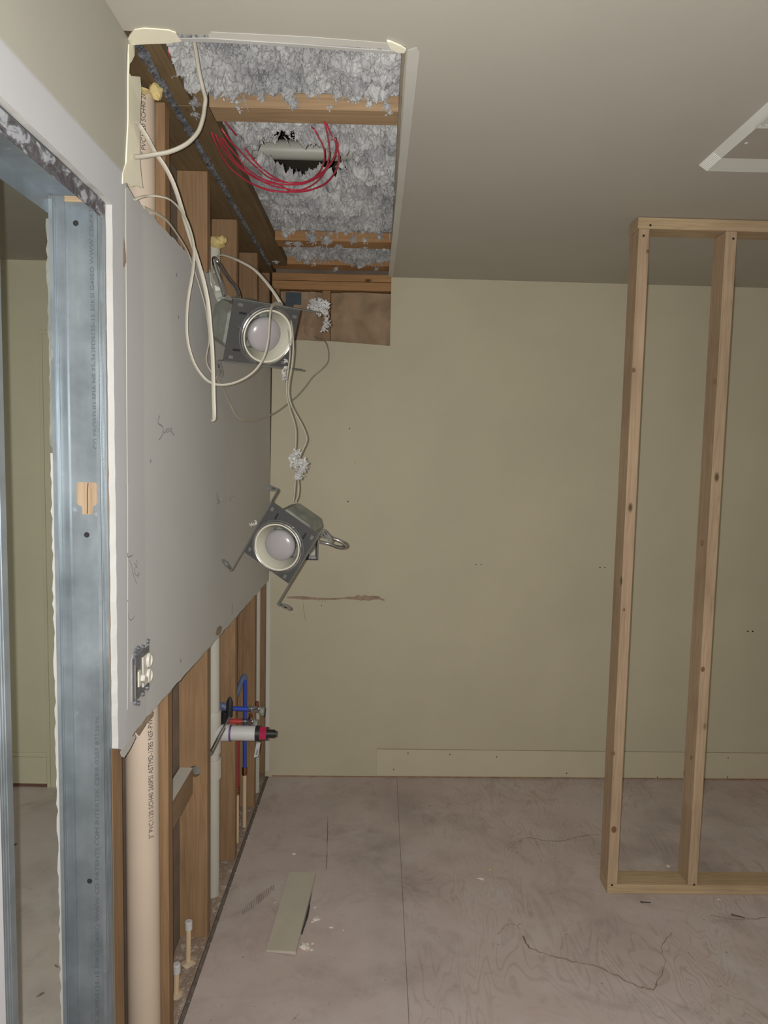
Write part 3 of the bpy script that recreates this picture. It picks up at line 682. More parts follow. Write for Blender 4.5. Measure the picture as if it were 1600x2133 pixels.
MB().box(vx0+.0245, vx1-.0245, vy0+.089, vy1-.069, zp+.0002, zp+.004).build('recessed_panel', M['ventdark'], vt)
for k in range(12):    # ribs across the left slope by the far corner
    yy = vy1-.006-.0072*k
    MB().tube([(vx0+.001, yy, H-.002), (vx0+.0215, yy-.002, H-.0185)], .0011, 5).build('rib', M['vent'], vt)
cx0, cy1 = PZ(1572, 262, zl).x, PZ(1572, 262, zl).y
for k in range(9):
    e = .010*k; zz = zl-.003-.0004*k
    mm = MB(); a0, a1, b0_, b1_ = cx0+e, vx1-.08-e, vy0+.08+e, cy1-e
    mm.box(a0, a1, b1_-.006, b1_, zz-.003, zz+.004); mm.box(a0, a0+.006, b0_, b1_-.0061, zz-.003, zz+.004)
    mm.box(a1-.006, a1, b0_, b1_-.0061, zz-.003, zz+.004); mm.box(a0+.0061, a1-.0061, b0_, b0_+.006, zz-.003, zz+.004)
    mm.build('louvre', M['vent'], vt)
MB().box(cx0+.004, vx1-.084, vy0+.084, cy1-.004, zl+.001, zp).build('louvre_backing', M['vent'], vt)
p = PZ(1545, 298, zp); T = Matrix.Translation((p.x+.012, p.y, zp)) @ Matrix.Rotation(math.pi, 4, 'X')
MB().lathe([(.0002, .002), (.0035, .0016), (.0045, 0)], T, 12).build('screw', M['pvc_bright'], vt)

# ================================================================ PIPES
def vpipe(name, x, y, z0_, z1_, r, mat, label, cat='pipe', seg=28):
    o = MB().tube([(x, y, z0_), (x, y, z1_)], r, seg).build(name, M[mat], smooth=True); return tag(o, label, cat)
# big 3 inch pipe
bx, by, br = -.0635, 1.7185, .0410
big = vpipe('drain_pipe', bx, by, -.0005, 2.444, br, 'pvc_cream', 'wide cream plastic drain pipe with black print, in the wall cavity nearest the metal stud')
def pipe_text(px, py0, py1, body, ang0, h=.0135):
    zs = PX(px, py0, bx+br*.8).z; ze = PX(px, py1, bx+br*.8).z
    q = MB(); L = text_mesh(q, body, 1.0, lambda u, v: (u, v, 0)); k = (ze-zs)/L; m = MB()
    def fn(u, v):
        a = ang0 - v*h/br; return (bx+(br+.0004)*math.cos(a), by+(br+.0004)*math.sin(a), zs+u*k)
    text_mesh(m, body, 1.0, fn); m.build('printed_lettering', M['ink'], big)
pipe_text(318, 1745, 1462, '3" PVC1120 SCH40 260PSI ASTMD-1785 NSF-PW ASTM', math.radians(-33))
pipe_text(306, 330, 150, '3" PVC1120 SCH40 260PSI AS', math.radians(-44), .011)
# second pipe with tee and trap arm
p2x, p2y, p2r = -.050, 2.415, .0235
sp = empty('sink_drain_pipe', (p2x, p2y, 0), 'narrower off-white vertical drain pipe with a side arm and black test plug, between two studs', 'drain pipe')
MB().tube([(p2x, p2y, 0), (p2x, p2y, 2.30)], p2r, 24).build('riser', M['pvc_white'], sp, smooth=True)
za = PX(500, 1527, .05); zarm = PY(500, 1527, p2y).z
MB().tube([(p2x, p2y, zarm-.075), (p2x, p2y, zarm-.07), (p2x, p2y, zarm+.075), (p2x, p2y, zarm+.08)], [.027, .0285, .0285, .027], 24).build('tee_fitting', M['pvc_white'], sp, smooth=True)
MB().tube([(p2x, p2y, zarm-.02), (p2x+.02, p2y, zarm-.004), (p2x+.045, p2y, zarm), (p2x+.052, p2y, zarm)], [.026, .0285, .029, .029], 24, smooth=3).build('branch_socket', M['pvc_bright'], sp, smooth=True)
xa = PY(468, 1527, p2y).x
def Xa(px): return PY(px, 1527, p2y).x
def hp(a, b, r, name, mat, seg=28): MB().tube([(Xa(a), p2y, zarm), (Xa(b), p2y, zarm)], r, seg).build(name, M[mat], sp, smooth=True)
hp(462, 479, .0295, 'hub', 'pvc_bright'); hp(478, 483, .0285, 'primer_ring', 'purple'); hp(482, 534, .0262, 'arm', 'pvc_bright')
hp(533, 542, .0275, 'plug_collar', 'black')
MB().tube([(Xa(541), p2y, zarm), (Xa(556), p2y, zarm)], .0245, 6).build('plug_nut', M['magenta'], sp)
hp(556, 558, .024, 'plug_washer', 'black', 20); hp(558, 572, .0145, 'plug_stem', 'black', 12); hp(572, 576, .011, 'plug_tip', 'black', 12)
zc_ = PY(446, 1600, p2y).z
MB().tube([(p2x, p2y, zc_-.036), (p2x, p2y, zc_-.034), (p2x, p2y, zc_+.034), (p2x, p2y, zc_+.036)], [.026, .030, .030, .028], 24).build('coupling', M['pvc_white'], sp, smooth=True)
# foam blobs at pipe tops
def blob(c, r, seed, sq=(1, 1, 1), amp=.35, sub=3, fr=1.6):
    bm = bmesh.new(); bmesh.ops.create_icosphere(bm, subdivisions=sub, radius=1)
    for v in bm.verts:
        d = 1+amp*noise.noise(v.co*fr+Vector((seed, seed*2, 0)))+amp*.5*noise.noise(v.co*fr*3+Vector((0, seed, 3)))
        v.co = Vector((v.co.x*sq[0], v.co.y*sq[1], v.co.z*sq[2]))*d*r
    vs = [v.co+Vector(c) for v in bm.verts]; bm.verts.index_update(); fs = [tuple(v.index for v in f.verts) for f in bm.faces]; bm.free(); return vs, fs
m = MB(); m.add(*blob((p2x+.005, p2y-.01, 2.305), .034, 3, (1, 1, .55))); m.add(*blob((p2x+.03, p2y-.018, 2.312), .020, 5, (1, 1, .8)))
tag(m.build('foam_blob', M['foam'], smooth=True), 'yellow expanding foam capping the narrow off-white pipe', 'foam', 'expanding foam')
m = MB(); m.add(*blob((bx-.012, by-.012, 2.432), .052, 8, (1, 1, .28))); fb = PY(326, 188, 1.70); m.add(*blob(fb, .016, 11, (1, 1, 1.3)))
tag(m.build('foam_blob', M['foam'], smooth=True), 'yellow foam around the top of the wide cream pipe', 'foam', 'expanding foam')
# thin pipe near the corner
tp = PX(536, 1500, -.05)
vpipe('thin_pipe', PY(536, 1450, 3.185).x, 3.185, 0, 1.45, .0125, 'pvc_white', 'thin off-white vertical pipe in the last stud bay beside the back corner', seg=18)
# capped stubs
def stub(px_b, py_b, py_t, label, nm='capped_stub'):
    b = PZ(px_b, py_b, 0); b = Vector((-.045, CAMX and (PX(px_b, py_b, -.045).y), 0)); zt_ = PX(px_b-3, py_t, -.045).z
    o = empty(nm, b, label, 'pipe stub', 'capped supply stubs by the bottom plate')
    MB().tube([(b.x, b.y, 0), (b.x+.002, b.y, zt_-.018)], .0085, 16).build('stub', M['cpvc'], o, smooth=True)
    MB().tube([(b.x+.002, b.y, zt_-.026), (b.x+.002, b.y, zt_-.002), (b.x+.002, b.y, zt_)], [.0118, .0118, .0098], 16).build('cap', M['pvc_bright'], o, smooth=True)
    m = MB(); m.add(*blob((b.x, b.y, .003), .022, px_b, (1, 1, .35))); m.build('caulk', plain('tan_caulk', (.55, .43, .30), .8), o, smooth=True)
stub(392, 2030, 1925, 'taller capped tan stub pipe rising from the dusty plate in front of the holed stud')
stub(367, 2112, 2014, 'nearer capped tan stub pipe half hidden by the stud beside the wide pipe')
# supply lines
def supply(px, ptop, pmid, pfoot, y, mat, label, cat='pipe'):
    top_ = PY(px, ptop, y); mid = PY(px, pmid, y); x = top_.x
    x = PY(px, (ptop+pmid)/2, y).x
    o = empty('supply_pipe', (x, y, 0), label, cat)
    MB().tube([(x, y, mid.z), (x, y, top_.z)], .0085, 16).build('coloured_tube', M[mat], o, smooth=True)
    MB().tube([(x, y, mid.z-.034), (x, y, mid.z)], .0098, 16).build('crimp_fitting', M['brass'], o, smooth=True)
    m = MB()
    for k in range(3): m.tube([(x, y, mid.z-.03+.011*k), (x, y, mid.z-.026+.011*k)], .0114, 16)
    m.build('crimp_ring', M['brass'], o, smooth=True)
    MB().tube([(x, y, 0), (x, y, mid.z-.03)], .0085, 16).build('tan_tube', M['cpvc'], o, smooth=True)
    return o, x, top_.z
red_o, rx, rz = supply(494, 1535, 1638, 1740, 2.755, 'red_dark', 'dark red vertical supply tube joining a tan pipe near the floor')
blu_o, ux, uz = supply(510, 1412, 1598, 1692, 2.875, 'blue', 'blue vertical supply tube joining a tan pipe near the floor')
e = PY(494, 1432, 2.82)
MB().tube([(ux, 2.875, uz-.005), (ux, 2.873, uz+.006), (ux-.006, 2.86, uz+.006), (ux-.02, 2.80, uz-.045), (ux-.03, 2.78, uz-.06)], .0098, 14, smooth=3).build('elbow', M['blue_dull'], blu_o, smooth=True)
def stubout(y, pv, pa, pb, pc, mat, label, grp):
    z = PY(500, pv, y).z; xs = [PY(q, pv, y).x for q in (pa, pb, pc)]
    o = empty('shutoff_valve', (xs[1], y, z), label, 'valve')
    MB().tube([(xs[0], y, z), (xs[1], y, z-.001)], .0088, 16).build('coloured_tube', M[mat], o, smooth=True)
    dx = xs[2]-xs[1]
    m = MB(); m.tube([(xs[1]-.006, y, z), (xs[1]+.006, y, z)], .0115, 14); m.tube([(xs[1]+.006, y, z), (xs[1]+dx*.35, y, z)], .009, 14)
    m.tube([(xs[1]+dx*.30, y, z), (xs[1]+dx*.62, y, z)], .0145, 6); m.tube([(xs[1]+dx*.6, y, z), (xs[1]+dx*.72, y, z)], .011, 14)
    m.build('valve_body', M['chrome'], o, smooth=True)
    MB().tube([(xs[1]+dx*.72, y-.004, z-.004), (xs[1]+dx*.95, y-.006, z-.008), (xs[2], y-.006, z-.008)], [.0135, .0175, .0165], 14).build('handle', M['housing'], o, smooth=True)
    MB().tube([(xs[1]+dx*.45, y, z+.008), (xs[1]+dx*.45, y, z+.028)], .0062, 10).build('outlet', M['brass'], o, smooth=True)
    return o, xs, z
vb, xs, zv = stubout(2.50, 1476, 480, 522, 551, 'blue', 'chrome shutoff valve on the blue tube pointing into the room', 'v')
MB().tube([(xs[0], 2.50, zv), (xs[0]-.018, 2.50, zv+.004), (xs[0]-.03, 2.50, zv+.010), (xs[0]-.036, 2.505, zv-.006)], [.012, .0125, .014, .011], 12, smooth=3).build('elbow', M['blue_dull'], vb, smooth=True)
vr, xs2, zr = stubout(2.50, 1502, 455, 508, 538, 'red', 'chrome shutoff valve on the red tube pointing into the room', 'v')
# bracket
brk = empty('pipe_bracket', (-.01, 2.35, .68), 'dark steel support bracket slanting between studs with black clamps on the supply tubes', 'bracket')
a = PX(439, 1570, -.011); b_ = PX(481, 1488, -.006)
dirv = (b_-a).normalized(); L = (b_-a).length
m = MB(); m.tube([a, b_], .0085, 4, flat=.9, up=Vector((0, 0, 1))); m.build('bar', M['hanger'], brk)
MB().tube([a+Vector((.004, 0, .009)), b_+Vector((.004, 0, .009))], .0022, 6).build('bar_edge', M['chrome'], brk)
m = MB(); c = PY(479, 1452, 2.485); d_ = PY(477, 1492, 2.485); m.tube([c, c.lerp(d_, .25), d_], [.0045, .012, .013], 8)
c = PY(468, 1483, 2.48); d_ = PY(463, 1512, 2.48); m.tube([c, d_], [.011, .010], 8); m.build('clamp', M['black'], brk, smooth=True)
# hanging tag
p = PY(543, 1546, 2.43); q = PY(538, 1575, 2.45)
tg = MB(); ax = (q-p).normalized(); sd = Vector((-.85, .1, -.35)).normalized()*.0175; nn_ = Vector((0, -.001, 0))
vs = [p, p+sd, q+sd, q]; tg.hexa([v+nn_ for v in vs]+[v-nn_ for v in vs])
to = tag(tg.build('paper_tag', M['pvc_bright']), 'small white paper tag hanging beneath the capped drain arm', 'tag')
m = MB()
for k in range(4): c0 = p.lerp(q, .5+.1*k)+sd*.25-Vector((0, .0022, 0)); m.tube([c0, c0+sd*random.uniform(.3, .5)], .0011, 4)
m.build('printed_mark', M['ink'], to)

# ================================================================ ELECTRICAL BOX, left wall
yl, yr_ = PX(274, 1400, 0).y, PX(310, 1400, 0).y; zlo, zhi = PX(292, 1452, 0).z, PX(292, 1352, 0).z
eb = empty('wall_switch_box', (0, (yl+yr_)/2, (zlo+zhi)/2), 'uncovered double electrical box with white switch and outlet on the left wall', 'switch box')
def hb(y0, y1, z0_, z1_, x0, x1, name, mat, b=.001): return MB().bbox(x0, x1, y0, y1, z0_, z1_, b=b).build(name, M[mat], eb)
W_ = yr_-yl; Hh = zhi-zlo
# ragged plaster cut round the box
n = 40; pl = []
for k in range(n):
    t = 2*math.pi*k/n; c, s = math.cos(t), math.sin(t); q = 1/max(abs(c), abs(s)); q = min(q, 1.25)
    pl.append(((yl+yr_)/2+c*q*(W_/2+.004)+random.uniform(-.002, .002), (zlo+zhi)/2+s*q*(Hh/2+.004)+random.uniform(-.004, .004)))
MB().prism(pl, .0002, .0010, lambda u, v, w_: (w_, u, v)).build('ragged_cutout', M['gypsum'], eb)
hb(yl+.002, yr_-.002, zlo+.006, zhi-.006, .0008, .0022, 'box_face', 'box')
ym = (yl+yr_)/2
# switch device on the near side
hb(yl+.010, yl+.040, zhi-.034, zhi-.006, .002, .006, 'yoke', 'box'); hb(yl+.010, yl+.040, zlo+.006, zlo+.030, .002, .006, 'yoke', 'box')
hb(yl+.006, yl+.009, zlo+.012, zhi-.02, .002, .008, 'strap', 'chrome'); hb(yl+.013, yl+.0155, zlo+.012, zhi-.03, .002, .008, 'strap', 'chrome')
hb(yl+.018, yl+.034, zlo+.034, zhi-.040, .002, .010, 'switch_body', 'ivory')
T = Matrix.Translation((.012, yl+.034, zlo+.050)) @ Matrix.Rotation(math.radians(-32), 4, 'X')
MB().bbox(-.006, .006, -.004, .022, -.007, .007, b=.002, T=T).build('toggle', M['ivory'], eb)
# receptacle on the far side
hb(ym+.002, yr_-.012, zlo+.020, zhi-.020, .002, .006, 'outlet_body', 'ivory')
for zz in (zlo+Hh*.34, zlo+Hh*.67):
    T = Matrix.Translation((.006, yr_-.020, zz)) @ Matrix.Rotation(math.pi/2, 4, 'Y') @ Matrix.Diagonal((1.2, 1, 1, 1))
    MB().lathe([(.0005, .003), (.010, .003), (.0105, .006), (.0135, .006), (.0145, 0)], T, 22).build('outlet_face', M['ivory'], eb, smooth=True)
hb(yr_-.024, yr_-.016, zlo+Hh*.49, zlo+Hh*.53, .004, .008, 'centre_screw', 'box')
for (yy, zz) in ((yl+.014, zhi), (yl+.032, zhi+.008), (ym+.008, zhi+.002), (yr_-.014, zhi+.006), (yl+.012, zlo+.002), (yl+.03, zlo-.006), (ym+.006, zlo+.004), (yr_-.02, zlo+.008)):
    T = Matrix.Translation((.002, yy, zz)) @ Matrix.Rotation(math.pi/2, 4, 'Y')
    MB().lathe([(.0028, 0), (.0032, .004), (.0055, .004), (.0058, 0)], T, 14).build('mounting_ear', M['box'], eb, smooth=True)
for k in range(5):
    yy = yl+.008+k*.009; MB().bbox(.001, .005, yy, yy+.005, zhi-.01, zhi+.006+.006*(k % 2), b=.001).build('metal_tab', M['box'], eb)
# outlet on the back wall, half behind the lower light
p = PB(652, 1152, -.001)
ob_ = empty('wall_outlet', p, 'small uncovered outlet box in the back wall, half hidden behind the lower hanging light', 'outlet')
def bb_(x0, x1, z0_, z1_, y0, y1, name, mat): MB().bbox(p.x+x0, p.x+x1, p.y+y0, p.y+y1, p.z+z0_, p.z+z1_, b=.001).build(name, M[mat], ob_)
bb_(-.045, .026, -.035, .06, -.002, -.0002, 'box_face', 'black'); bb_(.020, .0235, -.03, .055, -.006, -.002, 'box_edge', 'chrome')
bb_(-.018, .012, -.012, .05, -.008, -.002, 'outlet_body', 'ivory'); bb_(-.02, .016, -.028, -.014, -.006, -.002, 'yoke', 'chrome')
T = Matrix.Translation((p.x, p.y-.006, p.z-.021)) @ Matrix.Rotation(math.pi/2, 4, 'X')
MB().lathe([(.0028, 0), (.003, .003), (.0055, .003), (.006, 0)], T, 14).build('mounting_ear', M['chrome'], ob_)

# ================================================================ HANGING RECESSED LIGHTS
def fixture(c, Mx, hu, hv, label, ext, tabs):
    T = Matrix(((Mx[0][0], Mx[0][1], Mx[0][2], c[0]), (Mx[1][0], Mx[1][1], Mx[1][2], c[1]), (Mx[2][0], Mx[2][1], Mx[2][2], c[2]), (0, 0, 0, 1)))
    o = empty('recessed_light', c, label, 'light fixture')
    G = lambda u, v, w_=0: T @ Vector((u, v, w_))
    off, r = .015, .078
    mb = plate_with_hole(-hu, hu, -hv, hv, off, 0, r-.001, -.0016, 0, G, 48)
    mb.build('mounting_plate', M['plate'], o)
    # folded plate edges
    MB().bbox(-hu, hu, hv, hv+.0015, -.010, 0, T=T, b=.0003).build('plate_edge', M['hanger'], o); MB().bbox(-hu, hu, -hv-.0015, -hv, -.010, 0, T=T, b=.0003).build('plate_edge', M['hanger'], o)
    # embossed slots and punched corners
    for (u, v) in ((-hu*.66, hv*.62), (-hu*.36, hv*.62), (-hu*.66, -hv*.60), (-hu*.78, hv*.88), (-hu*.80, -hv*.86), (hu*.86, hv*.78), (hu*.80, -hv*.84)):
        sl = MB(); big_ = abs(u) > hu*.7
        if big_: sl.bbox(u-.007, u+.007, v-.005, v+.005, .0002, .0022, T=T, b=.001); sl.build('corner_clip', M['hanger'], o)
        else: sl.bbox(u-.013, u+.013, v-.003, v+.003, .0002, .0018, T=T, b=.001); sl.build('slot', M['black'], o)
        if not big_: MB().bbox(u+.010, u+.014, v-.002, v+.002, .0018, .003, T=T, b=.0005).build('slot_edge', M['chrome'], o)
    Tc = T @ Matrix.Translation((off, 0, 0))
    MB().lathe([(r+.004, .0), (r+.004, .006), (r+.001, .008), (r-.002, .006), (r-.003, -.004)], Tc, 56).build('aperture_ring', M['chrome'], o, smooth=True)
    MB().lathe([(r+.0085, .0004), (r+.0085, .0016), (r+.007, .0018), (r+.006, .0004)], Tc, 56).build('aperture_ring', M['hanger'], o, smooth=True)
    MB().lathe([(r-.002, -.002), (r-.004, -.15), (.03, -.168), (.001, -.168)], Tc, 48).build('can', M['housing'], o, smooth=True)
    # reflector with window gaps on one side
    m = MB(); seg = 48
    prof = [(r-.0035, .0075), (r-.012, -.03), (r-.022, -.07)]
    for i in range(len(prof)-1):
        for k in range(seg):
            a0, a1 = 2*math.pi*k/seg, 2*math.pi*(k+1)/seg
            if i == 1 and 19 <= k <= 30 and k % 6 in (0, 1): continue
            (r0, z0_), (r1, z1_) = prof[i], prof[i+1]
            m.add([Tc @ Vector((r0*math.cos(a0), r0*math.sin(a0), z0_)), Tc @ Vector((r0*math.cos(a1), r0*math.sin(a1), z0_)), Tc @ Vector((r1*math.cos(a1), r1*math.sin(a1), z1_)), Tc @ Vector((r1*math.cos(a0), r1*math.sin(a0), z1_))], [(0, 1, 2, 3)])
    m.build('reflector', M['trimwhite'], o, fixn=False, smooth=True)
    MB().lathe([(r-.002, .0085), (r-.0045, .0095), (r-.007, .0075)], Tc, 56).build('reflector_lip', M['trimwhite'], o, smooth=True)
    # bulb: frosted front, flaring neck
    prof = [(.0005, -.012)] + [(.0455*math.sin(t), -.030+.018*math.cos(t)) for t in [i*math.pi/2/9 for i in range(1, 10)]] + [(.0455, -.034), (.040, -.052), (.028, -.075), (.020, -.092), (.018, -.112)]
    Tb = Tc @ Matrix.Translation((.000, -.001, .016)) @ Matrix.Scale(1.12, 4)
    MB().lathe(prof, Tb, 40).build('bulb', M['bulb'], o, smooth=True)
    MB().lathe([(.021, -.095), (.022, -.135)], Tb, 24).build('socket', M['trimwhite'], o, smooth=True)
    # side box and wire chamber behind the plate
    MB().bbox(-hu*.95, -.03, -hv*.72, hv*.72, -.150, -.012, b=.02, T=T).build('junction_box', M['housing'], o)
    MB().bbox(-hu*.60, -hu*.42, hv*.72, hv*.84, -.10, -.08, b=.002, T=T).build('cable_clamp', M['plate'], o)
    # adjusting screw
    MB().lathe([(.0045, .002), (.0045, .009), (.0005, .010)], T @ Matrix.Translation((off-r-.008, .012, 0)), 12, cap=False).build('screw', M['chrome'], o, smooth=True)
    for (v, (e0, e1), (t0, t1)) in zip((hv+.004, -hv-.004), ext, tabs):
        s = 1 if v > 0 else -1
        hbm = MB(); hbm.bbox(-hu-e0, hu+e1, v-.0018, v+.0018, -.012, -.001, b=.0005, T=T)
        bar = hbm.build('hanger_bar', M['hanger'], o)
        for (en, uu, sg) in ((t0, -hu-e0, -1), (t1, hu+e1, 1)):
            if en:
                Tt = T @ Matrix.Translation((uu, v, -.006)) @ Matrix.Rotation(math.radians(18*sg*s), 4, 'Z')
                tb = MB()
                pl_ = [(-.006, 0), (-.007, s*.018), (-.009, s*.030), (-.004, s*.046), (.003, s*.050), (.008, s*.040), (.008, s*.024), (.005, s*.012), (.006, 0)]
                tb.prism(pl_, -.0012, .0012, lambda a, b, c_: Tt @ Vector((a, b, c_)))
                tb.build('hanger_foot', M['hanger'], bar)
                MB().bbox(-.0025, .0035, min(s*.024, s*.036), max(s*.024, s*.036), .0012, .0034, b=.001, T=Tt).build('foot_nail', M['chrome'], bar)
                MB().bbox(-.0045, .0, min(s*.008, s*.02), max(s*.008, s*.02), .0012, .005, b=.001, T=Tt).build('foot_nail', M['plate'], bar)
    return o, T
M1 = [[0.7969, 0.2305, 0.5583], [0.604, -0.2943, -0.7406], [-0.0064, 0.9275, -0.3738]]
M2 = [[-0.4917, 0.8301, -0.2629], [0.2477, -0.1561, -0.9562], [-0.8348, -0.5353, -0.1289]]
f1, T1 = fixture((0.1832, 2.0244, 1.9419), M1, .1048, .0847, 'upper hanging recessed light, dark plate tilted right, tangled in white cables', [(.0, .075), (.010, .055)], [(False, False), (True, False)])
f2, T2 = fixture((0.2185, 2.1726, 1.326), M2, .099, .0882, 'lower hanging recessed light dangling by two cables in front of the beige wall', [(.018, .085), (.040, .085)], [(True, True), (True, True)])

# flexible metal conduits
def flex(P, r, parent):
    Q = catmull([Vector(p) for p in P], 16); n = len(Q); L = sum((Q[i+1]-Q[i]).length for i in range(n-1)); m_ = int(L/.0021)
    # resample
    cum = [0]
    for i in range(n-1): cum.append(cum[-1]+(Q[i+1]-Q[i]).length)
    R2 = []; j = 0
    for i in range(m_+1):
        s = L*i/m_
        while j < n-2 and cum[j+1] < s: j += 1
        t = (s-cum[j])/max(1e-9, cum[j+1]-cum[j]); R2.append(Q[j].lerp(Q[j+1], min(1, t)))
    MB().tube(R2, [r*(1.0 if i % 2 else .84) for i in range(len(R2))], 12).build('flexible_conduit', M['chrome'], parent, smooth=True)
y1 = 2.06
flex([PY(467, 616, 2.03), PY(458, 585, y1), PY(447, 552, y1+.02), PY(446, 538, y1+.03), PY(455, 548, y1+.05), PY(474, 578, y1+.06), PY(492, 600, y1+.07), PY(499, 622, y1+.08)], .0062, f1)
flex([PY(652, 1108, 2.17), PY(668, 1115, 2.15), PY(695, 1122, 2.15), PY(716, 1131, 2.17), PY(720, 1138, 2.20), PY(706, 1140, 2.23), PY(685, 1133, 2.26), PY(664, 1128, 2.27)], .0062, f2)

# ================================================================ CABLES
def cable(px, r, mat, label, flat=.5, up=None, seg=10, sm_=8, name='cable', group=None):
    P = [PY(a, b, y) for a, b, y in px]
    o = MB().tube(P, r, seg, flat=flat, smooth=sm_, up=up).build(name, M[mat], smooth=True)
    return tag(o, label, 'cable', group)
cable([(404, 70, 1.52), (405, 88, 1.53), (409, 112, 1.54), (415, 150, 1.55), (423, 185, 1.56), (428, 205, 1.56), (426, 225, 1.56), (423, 245, 1.555), (414, 272, 1.55), (398, 292, 1.54), (378, 306, 1.53), (350, 317, 1.52), (320, 322, 1.51), (297, 326, 1.50), (280, 327, 1.49)], .0052, 'cable', 'thick cream cable curving down from the ceiling hole to the wall corner', .85)
cable([(284, 255, 1.50), (292, 264, 1.51), (308, 290, 1.52), (322, 316, 1.54), (345, 350, 1.56), (362, 385, 1.58), (377, 430, 1.61), (386, 462, 1.64), (398, 500, 1.67), (411, 540, 1.70), (424, 585, 1.73), (433, 630, 1.75), (438, 680, 1.76), (442, 730, 1.77), (444, 780, 1.77), (445, 830, 1.77), (446, 862, 1.77), (445, 874, 1.765), (440, 876, 1.762)], .0056, 'cable', 'long flat white cable hanging straight down to a cut end beside the left wall', .38, Vector((1, 0, 0)))
cable([(280, 416, 1.49), (292, 411, 1.50), (308, 408, 1.52), (330, 409, 1.53), (352, 415, 1.55), (370, 430, 1.58), (385, 452, 1.61), (396, 480, 1.64), (403, 510, 1.67), (404, 540, 1.69), (400, 575, 1.72), (393, 615, 1.74), (389, 655, 1.76), (389, 695, 1.77), (395, 730, 1.78), (407, 762, 1.79), (425, 787, 1.80), (443, 799, 1.81), (465, 802, 1.82), (490, 797, 1.83), (515, 785, 1.84), (535, 768, 1.84), (550, 744, 1.84), (558, 715, 1.84), (561, 685, 1.85), (563, 655, 1.86), (566, 640, 1.88), (573, 633, 1.93), (583, 633, 1.99), (592, 640, 2.06)], .0050, 'cable', 'flat white cable looping across the face of the upper hanging light', .42, Vector((1, 0, 0)))
cable([(300, 432, 1.56), (330, 447, 1.62), (350, 462, 1.67), (372, 492, 1.74), (390, 522, 1.80), (400, 548, 1.83), (407, 568, 1.85), (418, 603, 1.87), (428, 640, 1.89), (434, 680, 1.90), (436, 710, 1.90), (432, 732, 1.91), (430, 748, 1.91), (433, 762, 1.92), (441, 775, 1.93)], .0034, 'cable_grey', 'thin grey cable arching over the torn edge of the left drywall', .5)
cable([(447, 610, 2.12), (442, 580, 2.14), (442, 556, 2.15), (447, 540, 2.16), (460, 531, 2.15), (476, 534, 2.14), (500, 544, 2.12), (528, 560, 2.11), (550, 582, 2.10), (570, 608, 2.09), (586, 634, 2.09), (594, 652, 2.12)], .0056, 'cable', 'flat cable arching from the pipe to the top of the upper hanging light', .42)
cable([(604, 655, 2.10), (608, 680, 2.04), (611, 720, 2.02), (608, 760, 2.03), (602, 795, 2.05), (601, 820, 2.07), (606, 842, 2.08), (616, 862, 2.10), (629, 885, 2.12), (638, 908, 2.14), (637, 922, 2.15), (629, 940, 2.16), (622, 960, 2.17), (619, 985, 2.18), (622, 1010, 2.20), (621, 1030, 2.21), (616, 1044, 2.22)], .0046, 'cable', 'right cable of the pair holding up the lower hanging light', .5)
cable([(598, 668, 2.10), (602, 700, 2.06), (604, 740, 2.05), (598, 785, 2.06), (597, 820, 2.08), (603, 850, 2.10), (612, 878, 2.12), (616, 900, 2.14), (615, 935, 2.16), (614, 965, 2.17), (615, 1000, 2.20), (613, 1025, 2.21), (611, 1044, 2.22)], .0042, 'cable', 'left cable of the pair holding up the lower hanging light', .5)
cable([(655, 700, 3.40), (664, 706, 3.34), (674, 708, 3.25), (681, 718, 3.20), (685, 736, 3.17), (683, 754, 3.14), (672, 768, 3.10), (652, 785, 3.05), (636, 806, 3.0), (618, 826, 2.94), (598, 842, 2.86), (578, 857, 2.78), (560, 866, 2.70), (542, 873, 2.62), (520, 877, 2.52), (503, 874, 2.45), (490, 862, 2.40), (482, 846, 2.36), (477, 836, 2.33), (468, 815, 2.26), (460, 800, 2.20), (450, 786, 2.14)], .0040, 'cable_grey', 'thin grey-tan cable drooping across the beige wall from the hole', .6)

# red wire coil
k = 0
ctr = [
 [(432, 250), (446, 290), (462, 325), (485, 355), (520, 380), (560, 395), (600, 399), (640, 391), (670, 368), (684, 335), (686, 305), (678, 262), (672, 245)],
 [(438, 252), (455, 292), (478, 328), (510, 358), (548, 378), (590, 384), (630, 383), (664, 368), (686, 345), (700, 320), (704, 300), (698, 285)],
 [(442, 252), (465, 300), (490, 335), (520, 362), (560, 384), (596, 393), (640, 396), (675, 385), (696, 362), (705, 335), (703, 305), (690, 280), (682, 262), (676, 248)],
 [(452, 252), (475, 288), (500, 315), (535, 350), (565, 372), (600, 380), (640, 378), (664, 360), (675, 335), (675, 310), (666, 290), (655, 270), (645, 262)],
 [(466, 250), (492, 282)],
 [(508, 305), (530, 335), (560, 362), (590, 378), (625, 381), (655, 370), (680, 350), (697, 325), (700, 300), (694, 290), (682, 290)],
 [(436, 252), (450, 300), (475, 345), (512, 375), (556, 396), (605, 400), (650, 395), (682, 378), (702, 350), (707, 325), (700, 298)],
 [(447, 252), (470, 296), (498, 330), (512, 350), (545, 372), (580, 384), (606, 398), (640, 398), (672, 385)],
]
rw = empty('red_wire_coil', PZ(600, 330, 2.44), 'coil of shiny red wire hanging in the ceiling opening below the white pipe', 'wire coil')
for i, pts in enumerate(ctr):
    n_ = len(pts); P = []
    for j, (a, b) in enumerate(pts):
        t = j/(n_-1); s = math.sin(math.pi*t); zz = 2.478 - .032*min(1, s*5) - .010*s + .002*(i % 4)
        P.append(PZ(a, b, zz))
    MB().tube(P, .0023, 8, smooth=7).build('wire', M['red_wire'], rw, smooth=True)
